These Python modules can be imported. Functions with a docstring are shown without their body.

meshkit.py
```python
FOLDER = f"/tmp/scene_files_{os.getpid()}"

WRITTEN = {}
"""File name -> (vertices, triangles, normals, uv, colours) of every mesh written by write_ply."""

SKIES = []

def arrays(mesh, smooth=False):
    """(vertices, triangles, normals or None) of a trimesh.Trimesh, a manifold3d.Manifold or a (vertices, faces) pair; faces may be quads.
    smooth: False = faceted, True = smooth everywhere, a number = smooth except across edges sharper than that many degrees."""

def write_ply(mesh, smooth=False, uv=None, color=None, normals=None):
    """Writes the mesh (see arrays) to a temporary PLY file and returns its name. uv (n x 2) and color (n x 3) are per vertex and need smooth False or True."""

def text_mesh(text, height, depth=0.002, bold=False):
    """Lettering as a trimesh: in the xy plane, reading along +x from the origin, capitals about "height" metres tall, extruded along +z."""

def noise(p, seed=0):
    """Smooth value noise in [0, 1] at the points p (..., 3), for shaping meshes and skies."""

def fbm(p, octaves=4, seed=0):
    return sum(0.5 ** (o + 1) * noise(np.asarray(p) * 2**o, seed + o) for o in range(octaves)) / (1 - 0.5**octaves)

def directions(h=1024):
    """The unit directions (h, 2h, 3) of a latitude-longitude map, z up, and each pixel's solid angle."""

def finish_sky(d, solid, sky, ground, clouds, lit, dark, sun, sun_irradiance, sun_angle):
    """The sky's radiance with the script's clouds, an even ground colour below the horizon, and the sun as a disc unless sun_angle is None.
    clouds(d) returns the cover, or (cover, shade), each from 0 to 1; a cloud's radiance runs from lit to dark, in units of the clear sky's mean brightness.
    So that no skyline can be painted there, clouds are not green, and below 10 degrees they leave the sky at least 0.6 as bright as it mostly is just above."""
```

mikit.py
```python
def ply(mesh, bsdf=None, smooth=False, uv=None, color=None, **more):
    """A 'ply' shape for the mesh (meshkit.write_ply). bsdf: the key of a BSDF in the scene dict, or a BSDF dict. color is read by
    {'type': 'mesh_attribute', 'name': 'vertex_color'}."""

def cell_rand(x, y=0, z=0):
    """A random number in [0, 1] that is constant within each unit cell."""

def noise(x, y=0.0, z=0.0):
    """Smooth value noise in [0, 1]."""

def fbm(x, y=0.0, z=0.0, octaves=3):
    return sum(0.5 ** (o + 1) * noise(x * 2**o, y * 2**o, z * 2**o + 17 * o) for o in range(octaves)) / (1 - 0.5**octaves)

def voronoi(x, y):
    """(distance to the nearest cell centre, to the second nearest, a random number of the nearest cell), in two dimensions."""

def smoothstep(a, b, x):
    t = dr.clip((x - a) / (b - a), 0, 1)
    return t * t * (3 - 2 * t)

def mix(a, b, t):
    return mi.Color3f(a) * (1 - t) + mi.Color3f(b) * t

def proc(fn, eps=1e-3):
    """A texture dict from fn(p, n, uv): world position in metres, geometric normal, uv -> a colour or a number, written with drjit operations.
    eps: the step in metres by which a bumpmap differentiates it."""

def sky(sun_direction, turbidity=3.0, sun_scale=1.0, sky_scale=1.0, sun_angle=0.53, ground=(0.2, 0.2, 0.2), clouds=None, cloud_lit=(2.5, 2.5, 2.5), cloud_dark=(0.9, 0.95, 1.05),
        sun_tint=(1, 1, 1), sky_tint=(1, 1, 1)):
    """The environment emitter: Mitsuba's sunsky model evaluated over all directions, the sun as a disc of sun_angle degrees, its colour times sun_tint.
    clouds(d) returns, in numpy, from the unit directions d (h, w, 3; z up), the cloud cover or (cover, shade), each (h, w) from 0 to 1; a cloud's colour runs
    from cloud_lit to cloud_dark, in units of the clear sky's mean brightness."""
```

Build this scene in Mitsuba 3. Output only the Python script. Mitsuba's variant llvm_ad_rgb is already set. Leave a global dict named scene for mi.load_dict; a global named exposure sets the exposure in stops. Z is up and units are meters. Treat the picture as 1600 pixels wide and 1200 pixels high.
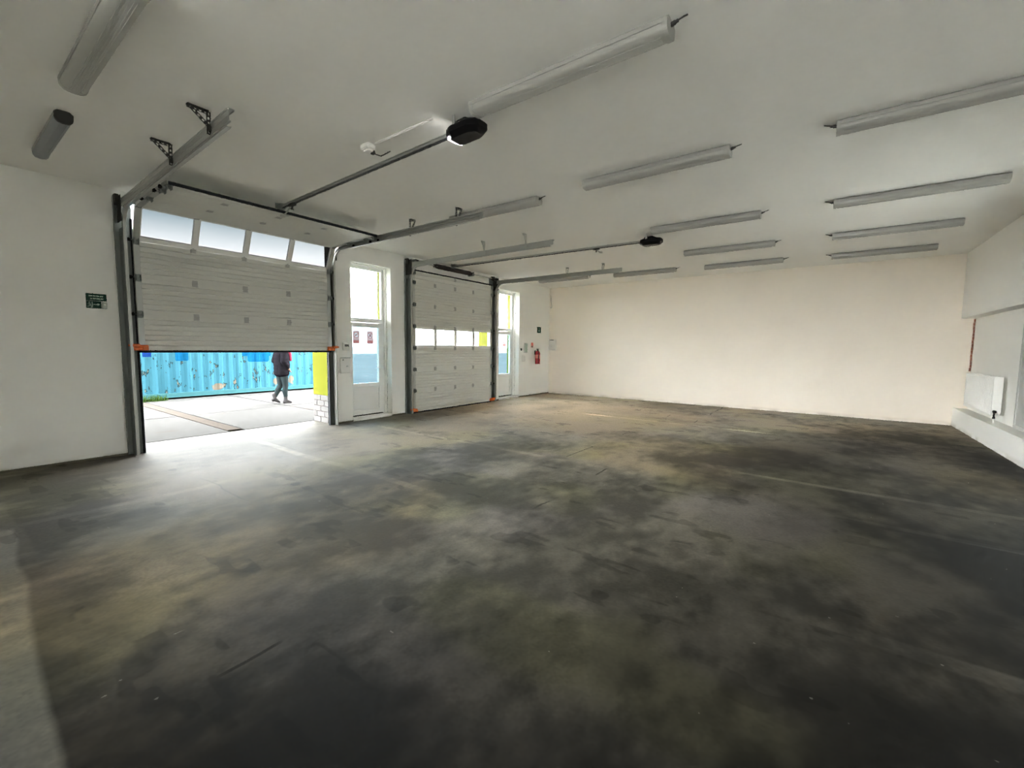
import math, random
import numpy as np
import trimesh
import drjit as dr
import mitsuba as mi
import mikit, meshkit
from mikit import proc, noise, fbm, voronoi, cell_rand, smoothstep, mix
from manifold3d import Manifold, Mesh
from shapely.geometry import Polygon, box as sbox, Point, LineString
from shapely.ops import unary_union

T = mi.ScalarTransform4f
random.seed(7)
RNG = np.random.default_rng(7)
scene, labels = {}, {}

# ------------------------------------------------------------------ camera
FPX, YAW, PITCH, ROLL, CX, CZ = 672.51, 0.6305, 0.0832, 0.0108, 7.594, 1.5
_f = np.array([-math.sin(YAW) * math.cos(PITCH), math.cos(YAW) * math.cos(PITCH), -math.sin(PITCH)])
_r = np.cross(_f, [0, 0, 1.0]); _r /= np.linalg.norm(_r)
_u = np.cross(_r, _f)
_up = -math.sin(ROLL) * _r + math.cos(ROLL) * _u
_o = np.array([CX, 0.0, CZ])
scene['camera'] = {'type': 'perspective', 'fov': math.degrees(2 * math.atan(800 / FPX)), 'fov_axis': 'x', 'near_clip': 0.05, 'far_clip': 500.0,
                   'to_world': T().look_at(origin=_o.tolist(), target=(_o + _f).tolist(), up=_up.tolist())}

# ------------------------------------------------------------------ sky (bright even overcast), exposure
def clouds(d):
    el = np.degrees(np.arcsin(np.clip(d[..., 2], -1, 1)))
    wob = 0.5 + 0.25 * np.sin(3.1 * d[..., 0] + 1.3) + 0.25 * np.sin(2.7 * d[..., 1] - 0.4)
    shade = 0.9 * np.clip((el - 10.2) / 2.8, 0, 1) * (1 - np.clip((el - 15.0) / 20.0, 0, 1)) + 0.10 * wob     # whitish haze low down, greyer above it, bright overhead
    return np.ones_like(shade), np.clip(shade, 0, 1)
SKY_LIT, SKY_DARK = 3.3, 1.35
scene['sky'] = mikit.sky((0.45, 0.25, 0.85), turbidity=4.0, sun_scale=0.0, clouds=clouds, cloud_lit=(SKY_LIT * 1.015, SKY_LIT, SKY_LIT * 0.975),
                         cloud_dark=(SKY_DARK * 0.80, SKY_DARK, SKY_DARK * 1.08), ground=(0.2, 0.2, 0.2))
exposure = 7.0

# ------------------------------------------------------------------ mesh helpers
def bb(x0, x1, y0, y1, z0, z1, b=0.004):
    """a box with chamfered edges"""
    lo, hi = np.minimum([x0, y0, z0], [x1, y1, z1]), np.maximum([x0, y0, z0], [x1, y1, z1])
    b = min(b, 0.3 * float((hi - lo).min()))
    pts = []
    for c in np.ndindex(2, 2, 2):
        p = np.where(np.array(c) == 0, lo, hi); s = np.where(np.array(c) == 0, 1, -1)
        for k in range(3):
            q = p + s * b; q[k] = p[k]; pts.append(q)
    return trimesh.convex.convex_hull(np.array(pts))

def cat(*ms):
    ms = [m for x in ms for m in (x if isinstance(x, (list, tuple)) else [x])]
    return trimesh.util.concatenate(ms)

def cyl(p0, p1, r, n=14, r1=None):
    p0, p1 = np.array(p0, float), np.array(p1, float)
    L = np.linalg.norm(p1 - p0); z = (p1 - p0) / L
    x = np.cross(z, [0, 0, 1] if abs(z[2]) < 0.9 else [1, 0, 0]); x /= np.linalg.norm(x); y = np.cross(z, x)
    a = np.arange(n) * 2 * np.pi / n; r1 = r if r1 is None else r1
    ring = np.cos(a)[:, None] * x + np.sin(a)[:, None] * y
    return trimesh.convex.convex_hull(np.vstack([p0 + r * ring, p1 + r1 * ring]))

def tube(pts, r, n=8):
    pts = np.array(pts, float)
    t = np.gradient(pts, axis=0); t /= np.linalg.norm(t, axis=1, keepdims=True)
    ref = np.array([0.13, 0.21, 0.97]); vs = []
    a = np.arange(n) * 2 * np.pi / n
    for p, d in zip(pts, t):
        x = np.cross(d, ref)
        if np.linalg.norm(x) < 0.05: x = np.cross(d, [1, 0, 0])
        x /= np.linalg.norm(x); y = np.cross(d, x)
        vs.append(p + r * (np.cos(a)[:, None] * x + np.sin(a)[:, None] * y))
    v = np.vstack(vs); F = []
    for i in range(len(pts) - 1):
        for j in range(n):
            k = (j + 1) % n
            F += [[i * n + j, (i + 1) * n + j, (i + 1) * n + k], [i * n + j, (i + 1) * n + k, i * n + k]]
    e = len(v)
    v = np.vstack([v, pts[0], pts[-1]])
    for j in range(n):
        k = (j + 1) % n
        F += [[e, j, k], [e + 1, (len(pts) - 1) * n + k, (len(pts) - 1) * n + j]]
    m = trimesh.Trimesh(v, F, process=False); m.fix_normals(); return m

def extr(poly, h, M=None):
    ms = [trimesh.creation.extrude_polygon(g, h, engine='earcut') for g in getattr(poly, 'geoms', [poly])]
    m = cat(ms)
    if M is not None: m.apply_transform(M)
    return m

def frame(o, ex, ey, ez):
    M = np.eye(4); M[:3, 0], M[:3, 1], M[:3, 2], M[:3, 3] = ex, ey, ez, o
    return M
def yz_slab(poly, x0, x1):           # polygon in (y, z), extruded along x
    return extr(poly, x1 - x0, frame([x0, 0, 0], [0, 1, 0], [0, 0, 1], [1, 0, 0]))
def xz_slab(poly, y0, y1):           # polygon in (x, z), extruded along y
    m = extr(poly, y1 - y0, frame([0, y0, 0], [1, 0, 0], [0, 0, 1], [0, 1, 0])); m.invert(); return m
def xy_slab(poly, z0, z1):
    return extr(poly, z1 - z0, frame([0, 0, z0], [1, 0, 0], [0, 1, 0], [0, 0, 1]))

def sweep(poly, pts, nrm):
    """closed 2-D outline (a along y, b along the normal) swept along a path in an x-z plane; y of the path is pts[:,1]"""
    P = np.array(poly, float); n = len(P); pts = np.array(pts, float); nrm = np.array(nrm, float)
    v = np.vstack([p + P[:, :1] * np.array([0, 1.0, 0]) + P[:, 1:2] * q for p, q in zip(pts, nrm)]); F = []
    for i in range(len(pts) - 1):
        for j in range(n):
            k = (j + 1) % n
            F += [[i * n + j, i * n + k, (i + 1) * n + k], [i * n + j, (i + 1) * n + k, (i + 1) * n + j]]
    tri = trimesh.creation.triangulate_polygon(Polygon(P), engine='earcut')
    # earcut keeps our vertex order
    cap = np.array(tri[1]) % n; F += cap.tolist(); F += (cap[:, ::-1] + (len(pts) - 1) * n).tolist()
    m = trimesh.Trimesh(v, F, process=False); m.fix_normals(); return m

def key_for(parent, name):
    base = f'{parent}__{name}' if parent else name
    if base not in scene and base not in labels and base not in HOLD: return base
    i = 1
    while f'{base}_{i:03d}' in scene or f'{base}_{i:03d}' in labels or f'{base}_{i:03d}' in HOLD: i += 1
    return f'{base}_{i:03d}'
HOLD = set()
def thing(name, label, cat_, group=None):
    k = key_for(None, name); HOLD.add(k)
    labels[k] = {'label': label, 'category': cat_}
    if group: labels[k]['group'] = group
    return k
def shape(mesh, mat, smooth=False): return mikit.ply(mesh, mat, smooth)
def obj(name, mesh, mat=None, parent=None, label=None, smooth=False, M=None, kind=None, **more):
    """one entry of the scene; mesh may be a ready shape dict that alike pieces share"""
    k = key_for(parent, name)
    d = dict(mesh) if isinstance(mesh, dict) else mikit.ply(mesh, mat, smooth)
    if M is not None: d['to_world'] = T(np.asarray(M, float))
    d.update(more); scene[k] = d
    if label or kind:
        labels[k] = {}
        if label: labels[k]['label'] = label
        if kind: labels[k]['kind'] = kind
    return k
def tag(k, label, cat_, group=None):
    labels[k] = {'label': label, 'category': cat_}
    if group: labels[k]['group'] = group
def struct(name, mesh, mat, label=None, **kw):
    return obj(name, mesh, mat, None, label, kind='structure', **kw)

# ------------------------------------------------------------------ materials
def pr(key, rgb, rough=0.5, metal=0.0, spec=0.4, **kw):
    scene[key] = {'type': 'twosided', 'b': {'type': 'principled', 'base_color': rgb if isinstance(rgb, dict) else {'type': 'rgb', 'value': list(rgb)}, 'roughness': rough, 'metallic': metal, 'specular': spec, **kw}}
def df(key, rgb):
    scene[key] = {'type': 'twosided', 'b': {'type': 'diffuse', 'reflectance': rgb if isinstance(rgb, dict) else {'type': 'rgb', 'value': list(rgb)}}}

def plaster_fn(p, n, uv):
    a = fbm(p.x * 0.9, p.y * 0.9, p.z * 0.9, 3); b = noise(p.x * 14, p.y * 14, p.z * 14)
    c = mix((0.835, 0.83, 0.795), (0.885, 0.88, 0.85), a * 0.8 + b * 0.2)
    dirt = smoothstep(0.10, 0.0, p.z) * smoothstep(0.35, 0.75, noise(p.x * 5, p.y * 5, p.z * 9))
    return mix(c, (0.42, 0.39, 0.32), dirt * 0.6)
df('m_plaster', proc(plaster_fn))
def cream_fn(p, n, uv): return plaster_fn(p, n, uv) * mi.Color3f(1.03, 0.965, 0.89)
df('m_cream', proc(cream_fn))
def ceil_fn(p, n, uv):
    a = fbm(p.x * 0.7 + 9, p.y * 0.7, 0.0, 4); b = noise(p.x * 22, p.y * 22, 0.0)
    return mix((0.82, 0.815, 0.78), (0.88, 0.875, 0.845), a * 0.75 + b * 0.25)
df('m_ceiling', proc(ceil_fn))

def band(v, c, w, soft):
    return 1 - smoothstep(w, w + soft, dr.abs(v - c))
def floor_fn(p, n, uv):
    x, y = p.x, p.y
    wx, wy = x + 0.35 * (noise(x * 1.3, y * 1.3) - 0.5), y + 0.35 * (noise(x * 1.3 + 40, y * 1.3) - 0.5)
    big = fbm(wx * 0.45 + 3, wy * 0.45 + 7, 0.0, 3)
    mid = fbm(wx * 1.5 + 11, wy * 1.5, 0.0, 4)
    fine = fbm(x * 9, y * 6, 0.0, 3)
    grit = noise(x * 70, y * 70)
    v = 0.42 * big + 0.40 * mid + 0.18 * fine
    v = smoothstep(0.36, 0.65, v)
    oil_falloff = smoothstep(0.35, 0.75, noise(wx * 0.22 + 1.7, wy * 0.22 + 0.3) * 0.5 + 0.5 * smoothstep(4.0, 8.0, wx + 0.25 * (6.0 - wy)))  # oily stain, with light fall-off towards near and right painted in
    c = mix(mix((0.078, 0.073, 0.058), (0.275, 0.253, 0.207), v), mix((0.0042, 0.004, 0.0034), (0.040, 0.0365, 0.029), v), oil_falloff)
    # warm and olive tints
    warm = smoothstep(0.45, 0.7, fbm(x * 0.5 + 21, y * 0.5 + 5, 0.0, 2))
    c = mix(c, c * mi.Color3f(1.14, 0.99, 0.80), warm * 0.8)
    oliv = smoothstep(0.5, 0.75, fbm(x * 1.1 + 61, y * 1.1 + 15, 0.0, 2))
    c = mix(c, c * mi.Color3f(1.02, 1.05, 0.78), oliv * 0.7)
    vio = smoothstep(0.52, 0.72, fbm(x * 0.9 + 33, y * 0.9 + 71, 0.0, 2))
    c = mix(c, c * mi.Color3f(0.97, 0.95, 1.08), vio * 0.7)
    # floor painted darker inside the gates to hold down the pool of daylight
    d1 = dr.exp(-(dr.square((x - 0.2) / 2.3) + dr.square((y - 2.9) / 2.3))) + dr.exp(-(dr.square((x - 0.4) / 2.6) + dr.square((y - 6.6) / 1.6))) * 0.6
    gate_dim = dr.minimum(d1, 1.0) * (0.45 + 0.55 * mid) 
    c = mix(c, (0.047, 0.0475, 0.048), dr.minimum(gate_dim * 1.3, 1) * 0.92)
    tan = dr.exp(-(dr.square((x - 2.0) / 3.0) + dr.square((y - 9.9) / 2.6))) * (0.55 + 0.45 * mid)  # warm tan dust, painted extra pale to make up for weak door light
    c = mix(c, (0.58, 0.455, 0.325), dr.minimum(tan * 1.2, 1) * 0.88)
    # pale smeared joints between the slabs (along x), broken by wear
    br = smoothstep(0.36, 0.58, noise(x * 0.9 + 5, y * 3.0 + 2))
    wob = 0.05 * (noise(x * 1.1, 3.0) - 0.5)
    j = mi.Float(0.0)
    for yy, w in ((0.34, 0.02), (3.02, 0.035), (5.02, 0.035), (5.83, 0.03), (8.98, 0.05), (4.83, 0.03), (2.85, 0.05)):
        lo, hi = {5.83: (6.6, 9.8), 4.83: (7.6, 9.8), 2.85: (7.6, 9.8), 8.98: (3.0, 7.2), 3.02: (0.3, 4.3), 5.02: (0.5, 5.6), 0.34: (1.2, 3.4)}[yy]
        j = dr.maximum(j, band(y + wob, yy, w, 0.035) * smoothstep(lo, lo + 0.4, x) * (1 - smoothstep(hi - 0.5, hi, x)))
    j = dr.maximum(j, band(x + 0.06 * noise(y * 2, 1.0), 2.35, 0.03, 0.04) * (1 - smoothstep(1.6, 2.6, y)) * smoothstep(-1.0, 0.2, y))
    c = mix(c, c * 1.9 + mi.Color3f(0.035, 0.034, 0.030), j * (0.25 + 0.75 * br) * (0.7 + 0.3 * mid))
    # the lighter screed strip beside the camera
    edge = 0.285 - 0.052 * (x - 3.7) + 0.05 * (noise(x * 2.2, 8.0) - 0.5)
    st = (1 - smoothstep(edge - 0.02, edge + 0.02, y)) * smoothstep(2.3, 2.4, x)
    c = mix(c, c * 1.5 + mi.Color3f(0.07, 0.07, 0.062), st)
    # dark dirt in chips and cracks
    ck = band(x + 0.03 * noise(y * 4, 9.0), 4.77, 0.004, 0.008) * smoothstep(0.60, 0.66, noise(7.0, y * 2.6))
    ck = dr.maximum(ck, band(x + 0.06 * noise(y * 5, 2.0), 5.48, 0.006, 0.01) * smoothstep(0.62, 0.7, noise(2.0, y * 2.3 + 1)))
    ck = dr.maximum(ck, band(y + 0.04 * noise(x * 5, 2.0), 1.80, 0.004, 0.006) * smoothstep(1.9, 2.1, x) * (1 - smoothstep(3.0, 3.3, x)) * 0.7)
    chip = smoothstep(0.77, 0.83, noise(x * 2.3 + 31, y * 6.5 + 3)) * smoothstep(0.45, 0.6, noise(x * 9, y * 16))
    c = mix(c, c * 0.35, dr.maximum(ck, chip * 0.5))
    spk = smoothstep(0.985, 0.995, noise(x * 16, y * 16 + 5))
    c = mix(c, (0.34, 0.33, 0.30), spk * 0.35)
    return c * (0.9 + 0.2 * grit)
def floor_bump(p, n, uv):
    x, y = p.x, p.y
    h = 0.5 * fbm(x * 3.0, y * 2.0, 0.0, 3) + 0.10 * noise(x * 30, y * 30)
    ck = band(x + 0.03 * noise(y * 4, 9.0), 4.77, 0.01, 0.05) * smoothstep(0.60, 0.66, noise(7.0, y * 2.6))
    return h - 0.6 * ck
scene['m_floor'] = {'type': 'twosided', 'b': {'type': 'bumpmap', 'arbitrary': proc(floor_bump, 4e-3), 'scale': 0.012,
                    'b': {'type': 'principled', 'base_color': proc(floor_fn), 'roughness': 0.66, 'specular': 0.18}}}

def slab_fn(p, n, uv):
    a = fbm(p.x * 0.8, p.y * 0.8, 0.0, 3); b = noise(p.x * 25, p.y * 25)
    t = cell_rand(dr.floor((p.x + 20) / 3.1), dr.floor((p.y + 20) / 2.17), 4)
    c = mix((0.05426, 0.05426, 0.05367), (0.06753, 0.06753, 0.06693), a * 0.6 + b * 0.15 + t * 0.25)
    rust = smoothstep(0.66, 0.76, fbm(p.x * 1.3 + 4, p.y * 1.3, 0.0, 3))
    return mix(c, (0.0603, 0.04583, 0.03618), rust * 0.3)
df('m_slab', proc(slab_fn))
df('m_bounce_ground', (0.42, 0.41, 0.39)); df('m_yard_base', (0.010, 0.009, 0.008))
df('m_channel', (0.055, 0.049, 0.044))

def container_fn(p, n, uv):
    y, z = p.y, p.z
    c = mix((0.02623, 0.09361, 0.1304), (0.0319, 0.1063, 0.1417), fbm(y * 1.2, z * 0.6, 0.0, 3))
    c = mix(c, c * 0.85, smoothstep(0.55, 0.8, noise(y * 13, z * 0.5)) * 0.5)
    low = smoothstep(1.25, 0.2, z)
    clus = smoothstep(0.42, 0.66, noise(y * 1.1 + 7, z * 0.8))
    r = 0.6 * fbm(y * 24, z * 8, 0.0, 3) + 0.4 * fbm(y * 7, z * 7 + 3, 0.0, 2)
    th = 0.69 - 0.10 * low * clus
    rim = smoothstep(th - 0.035, th, r)
    core = smoothstep(th + 0.05, th + 0.07, r)
    pp = smoothstep(0.15, 0.10, dr.sqrt(dr.square((y - 5.10) * 0.8) + dr.square((z - 0.27) * 1.2)) + 0.05 * (noise(y * 15, z * 15) - 0.5))
    pp = dr.maximum(pp, smoothstep(0.10, 0.06, dr.sqrt(dr.square((y - 7.26) * 1.2) + dr.square((z - 0.36) * 0.5)) + 0.09 * (noise(y * 13, z * 13) - 0.5)))
    pp = dr.maximum(pp, smoothstep(0.10, 0.06, dr.sqrt(dr.square((y - 6.75) * 1.3) + dr.square((z - 0.32) * 0.6)) + 0.09 * (noise(y * 13 + 4, z * 13) - 0.5)))
    c = mix(c, (0.01134, 0.01844, 0.02056), rim * 0.85)
    c = mix(c, (0.1077, 0.095, 0.07514), core)
    c = mix(c, (0.08222, 0.05671, 0.04253), pp * 0.5)
    c = mix(c, (0.1134, 0.09788, 0.0794), smoothstep(0.5, 0.95, pp))
    return c
df('m_container', proc(container_fn))
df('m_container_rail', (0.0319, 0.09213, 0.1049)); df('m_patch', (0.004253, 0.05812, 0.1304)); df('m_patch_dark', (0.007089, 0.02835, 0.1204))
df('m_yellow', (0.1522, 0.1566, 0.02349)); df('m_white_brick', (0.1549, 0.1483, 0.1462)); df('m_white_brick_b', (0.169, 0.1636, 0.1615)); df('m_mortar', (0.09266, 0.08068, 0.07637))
df('m_red_brick', (0.30, 0.12, 0.075)); df('m_red_brick_b', (0.24, 0.095, 0.065)); df('m_grey_board', (0.50, 0.505, 0.49))
df('m_roof', (0.2, 0.2, 0.2)); df('m_dirt', (0.13, 0.115, 0.085))
pr('m_panel', (0.60, 0.60, 0.565), 0.45, 0, 0.35); pr('m_panel_frame', (0.74, 0.74, 0.72), 0.4)
pr('m_pvc', (0.80, 0.80, 0.785), 0.35); pr('m_galv', (0.44, 0.45, 0.43), 0.40, 0.7); pr('m_galv_dark', (0.21, 0.23, 0.22), 0.45, 0.6)
pr('m_clip', (0.36, 0.36, 0.345), 0.4, 0.4); pr('m_black_metal', (0.035, 0.035, 0.033), 0.5, 0.3); pr('m_black', (0.004, 0.004, 0.0045), 0.35, 0, 0.12)
pr('m_rubber', (0.012, 0.014, 0.018), 0.7, 0, 0.2); pr('m_orange', (0.62, 0.145, 0.035), 0.45); pr('m_spring', (0.045, 0.04, 0.04), 0.45, 0.5)
pr('m_tray', (0.34, 0.34, 0.32), 0.5); pr('m_cover', (0.37, 0.37, 0.345), 0.2, 0, 0.4)
pr('m_cover_grey', (0.22, 0.235, 0.25), 0.35); pr('m_lens_white', (0.8, 0.8, 0.8), 0.3)
pr('m_radiator', (0.80, 0.80, 0.78), 0.35); pr('m_white_box', (0.74, 0.73, 0.70), 0.4); pr('m_grey_box', (0.45, 0.47, 0.44), 0.45)
pr('m_display', (0.10, 0.105, 0.09), 0.3); pr('m_green', (0.004, 0.034, 0.021), 0.5, 0, 0.2); pr('m_sign_pale', (0.42, 0.50, 0.44), 0.5)
pr('m_red', (0.38, 0.012, 0.02), 0.28, 0, 0.5, clearcoat=0.5); pr('m_sign_red', (0.62, 0.10, 0.08), 0.5); pr('m_sign_pink', (0.74, 0.34, 0.30), 0.5)
def th(key, rgb): scene[key] = {'type': 'principledthin', 'base_color': {'type': 'rgb', 'value': list(rgb)}, 'roughness': 0.6, 'diff_trans': 1.1, 'spec_trans': 0.0}
th('m_film_red', (0.42, 0.12, 0.10)); th('m_film_pink', (0.52, 0.29, 0.26)); th('m_film_white', (0.58, 0.46, 0.43)); th('m_film_dark', (0.28, 0.10, 0.09))
df('m_coat', (0.011, 0.010, 0.013)); df('m_coat_trim', (0.006, 0.005, 0.008)); df('m_leggings', (0.022, 0.030, 0.033)); pr('m_boot', (0.045, 0.042, 0.046), 0.6, 0, 0.2)
df('m_skin', (0.24, 0.15, 0.115)); df('m_hair', (0.02, 0.012, 0.008)); df('m_pink', (0.26, 0.035, 0.065)); df('m_eye', (0.02, 0.02, 0.02))
df('m_weed', (0.03, 0.06, 0.014))
scene['m_glass'] = {'type': 'thindielectric', 'int_ior': 1.5, 'specular_transmittance': {'type': 'rgb', 'value': [0.93, 0.96, 0.965]}}
scene['m_glass_blue'] = {'type': 'thindielectric', 'int_ior': 1.5, 'specular_transmittance': {'type': 'rgb', 'value': [0.42, 0.54, 0.60]}}
scene['m_acrylic'] = {'type': 'thindielectric', 'int_ior': 1.49, 'specular_transmittance': {'type': 'rgb', 'value': [0.155, 0.16, 0.164]}}
scene['m_acrylic_clear'] = {'type': 'thindielectric', 'int_ior': 1.49, 'specular_transmittance': {'type': 'rgb', 'value': [0.86, 0.88, 0.89]}}

# ------------------------------------------------------------------ room shell
W, D, H, YB = 9.7456, 12.498, 3.492, -8.0
GATES = [(1.70, 4.60), (6.45, 9.40)]             # gate openings in the left wall
DOORS = [(5.02, 5.98), (9.745, 10.745)]          # tall door openings
BAYS = []                # two more gateways of the same wall, behind the photographer

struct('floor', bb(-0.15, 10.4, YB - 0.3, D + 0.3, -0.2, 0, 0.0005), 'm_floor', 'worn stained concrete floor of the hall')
struct('ceiling', bb(-0.15, 10.4, YB - 0.3, D + 0.3, H, H + 0.25, 0.0005), 'm_ceiling', 'white plastered ceiling')
def wall_poly(zlo, ztop, y0, y1, gate_top=(3.40, 3.12), widen=0.0, outer=0):
    s = sbox(y0, zlo, y1, ztop)
    if outer: s = s.difference(sbox(4.59, 2.2, 4.96, gate_top[0])).difference(sbox(9.39, -1, 9.39 + 0.3 * (outer - 1), gate_top[1]))
    for (a, b), g in zip(GATES, gate_top): s = s.difference(sbox(a, -1, b, g))
    for a, b in DOORS: s = s.difference(sbox(a, -1, b + widen, 3.165 + widen))
    for a, b in BAYS: s = s.difference(sbox(a, -1, b, 3.1))
    return s
wl = struct('wall_left', yz_slab(wall_poly(0, H, YB - 0.3, D), -0.15, 0.0), 'm_plaster', 'white plastered wall with the gates and tall doors')
fa = struct('wall_facade', cat(yz_slab(wall_poly(0.54, 4.2, YB - 0.3, D + 0.3, (3.78, 3.2), 0.38, 2), -0.70, -0.46), yz_slab(wall_poly(0.54, 4.2, YB - 0.3, D + 0.3, (3.62, 3.14), 0.0, 1), -0.46, -0.15)), 'm_yellow', 'yellow painted outer face and reveals of the gate wall')
obj('plinth', cat(yz_slab(wall_poly(-0.02, 0.54, YB - 0.3, D + 0.3, widen=0.38, outer=2), -0.69, -0.46), yz_slab(wall_poly(-0.02, 0.54, YB - 0.3, D + 0.3), -0.46, -0.15)), 'm_mortar', fa)
# white bricks of the plinth on the reveal of the open gate and on the piers beside it
br_h, br_l = 0.54 / 5, 0.265
bshape = {}
def brick(kind, L, mat):
    k = (kind, round(L, 3), mat)
    if k not in bshape:
        g = 0.006
        bshape[k] = shape(bb(g, L - g, -0.010, 0.012, g, br_h - g, 0.004) if kind == 'x' else bb(-0.012, 0.010, g, L - g, g, br_h - g, 0.004), mat)
    return bshape[k]
for r in range(5):
    x, x1 = -0.70, -0.15; first = True
    while x < x1 - 0.02:
        L = min((br_l * (0.5 if (first and r % 2) else 1)), x1 - x); first = False
        obj('brick', brick('x', L, ('m_white_brick', 'm_white_brick_b')[random.random() < 0.5]), None, fa, M=frame([x, GATES[0][1], r * br_h], [1, 0, 0], [0, 1, 0], [0, 0, 1]))
        x += L
for (a, b) in ((4.60, 5.02),):
    for r in range(5):
        y = a; first = True
        while y < b - 0.02:
            L = min((br_l * (0.5 if (first and r % 2) else 1)), b - y); first = False
            obj('brick', brick('y', L, ('m_white_brick', 'm_white_brick_b')[random.random() < 0.5]), None, fa, M=frame([-0.69, y, r * br_h], [1, 0, 0], [0, 1, 0], [0, 0, 1]))
            y += L
# plastered lining of the tall door reveals, low sills
for a, b in DOORS:
    obj('reveal', cat(bb(-0.30, -0.152, a, a + 0.012, 0, 3.165), bb(-0.30, -0.152, b - 0.012, b, 0, 3.165), bb(-0.30, -0.152, a + 0.012, b - 0.012, 3.15, 3.165)), 'm_plaster', wl)
    obj('sill', bb(-0.40, 0.004, a + 0.013, b - 0.013, -0.01, 0.05, 0.006), 'm_plaster', wl)
struct('wall_far', bb(-0.15, 10.4, D, D + 0.3, 0, H, 0.0005), 'm_cream', 'plain white plastered end wall')
struct('wall_back', xz_slab(sbox(-0.15, 0, 10.4, H).difference(sbox(4.7, 0.3, 8.6, 3.4)), YB - 0.3, YB), 'm_plaster')  # opening added in the unseen back wall to let daylight through
NB = 9.955
struct('added_wall', cat(bb(0.001, 4.6, -0.72, -0.60, 0, H, 0.001), bb(4.48, 4.6, YB, -0.72, 0, H, 0.001)), 'm_plaster')     # unseen partition added to shade the gate wall from the back opening
ADDED_WINS = [(6.6, 8.1)]                        # unseen windows added in the niche to bring in daylight
nb_ = sbox(YB, 0.37, D, 2.19)
for a, b in ADDED_WINS: nb_ = nb_.difference(sbox(a, 0.95, b, 2.13))
wr = struct('wall_right', cat(bb(W, 10.4, YB, D, 2.19, H, 0.006), bb(W, 10.4, YB, D, 0, 0.37, 0.006), yz_slab(nb_, NB, 10.4)), 'm_plaster', 'white side wall with a long shallow niche')
bs = [shape(bb(-0.014, 0.014, -0.008, 0.008, 0.004, 0.066, 0.003), m) for m in ('m_red_brick', 'm_red_brick_b')]
for i in range(15):
    obj('brick', bs[random.random() < 0.4], None, wr, M=frame([9.94 + random.uniform(-0.005, 0.004), D - 0.007, 1.13 + i * 0.07], [1, 0, 0], [0, 1, 0], [0, 0, 1]))
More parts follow.
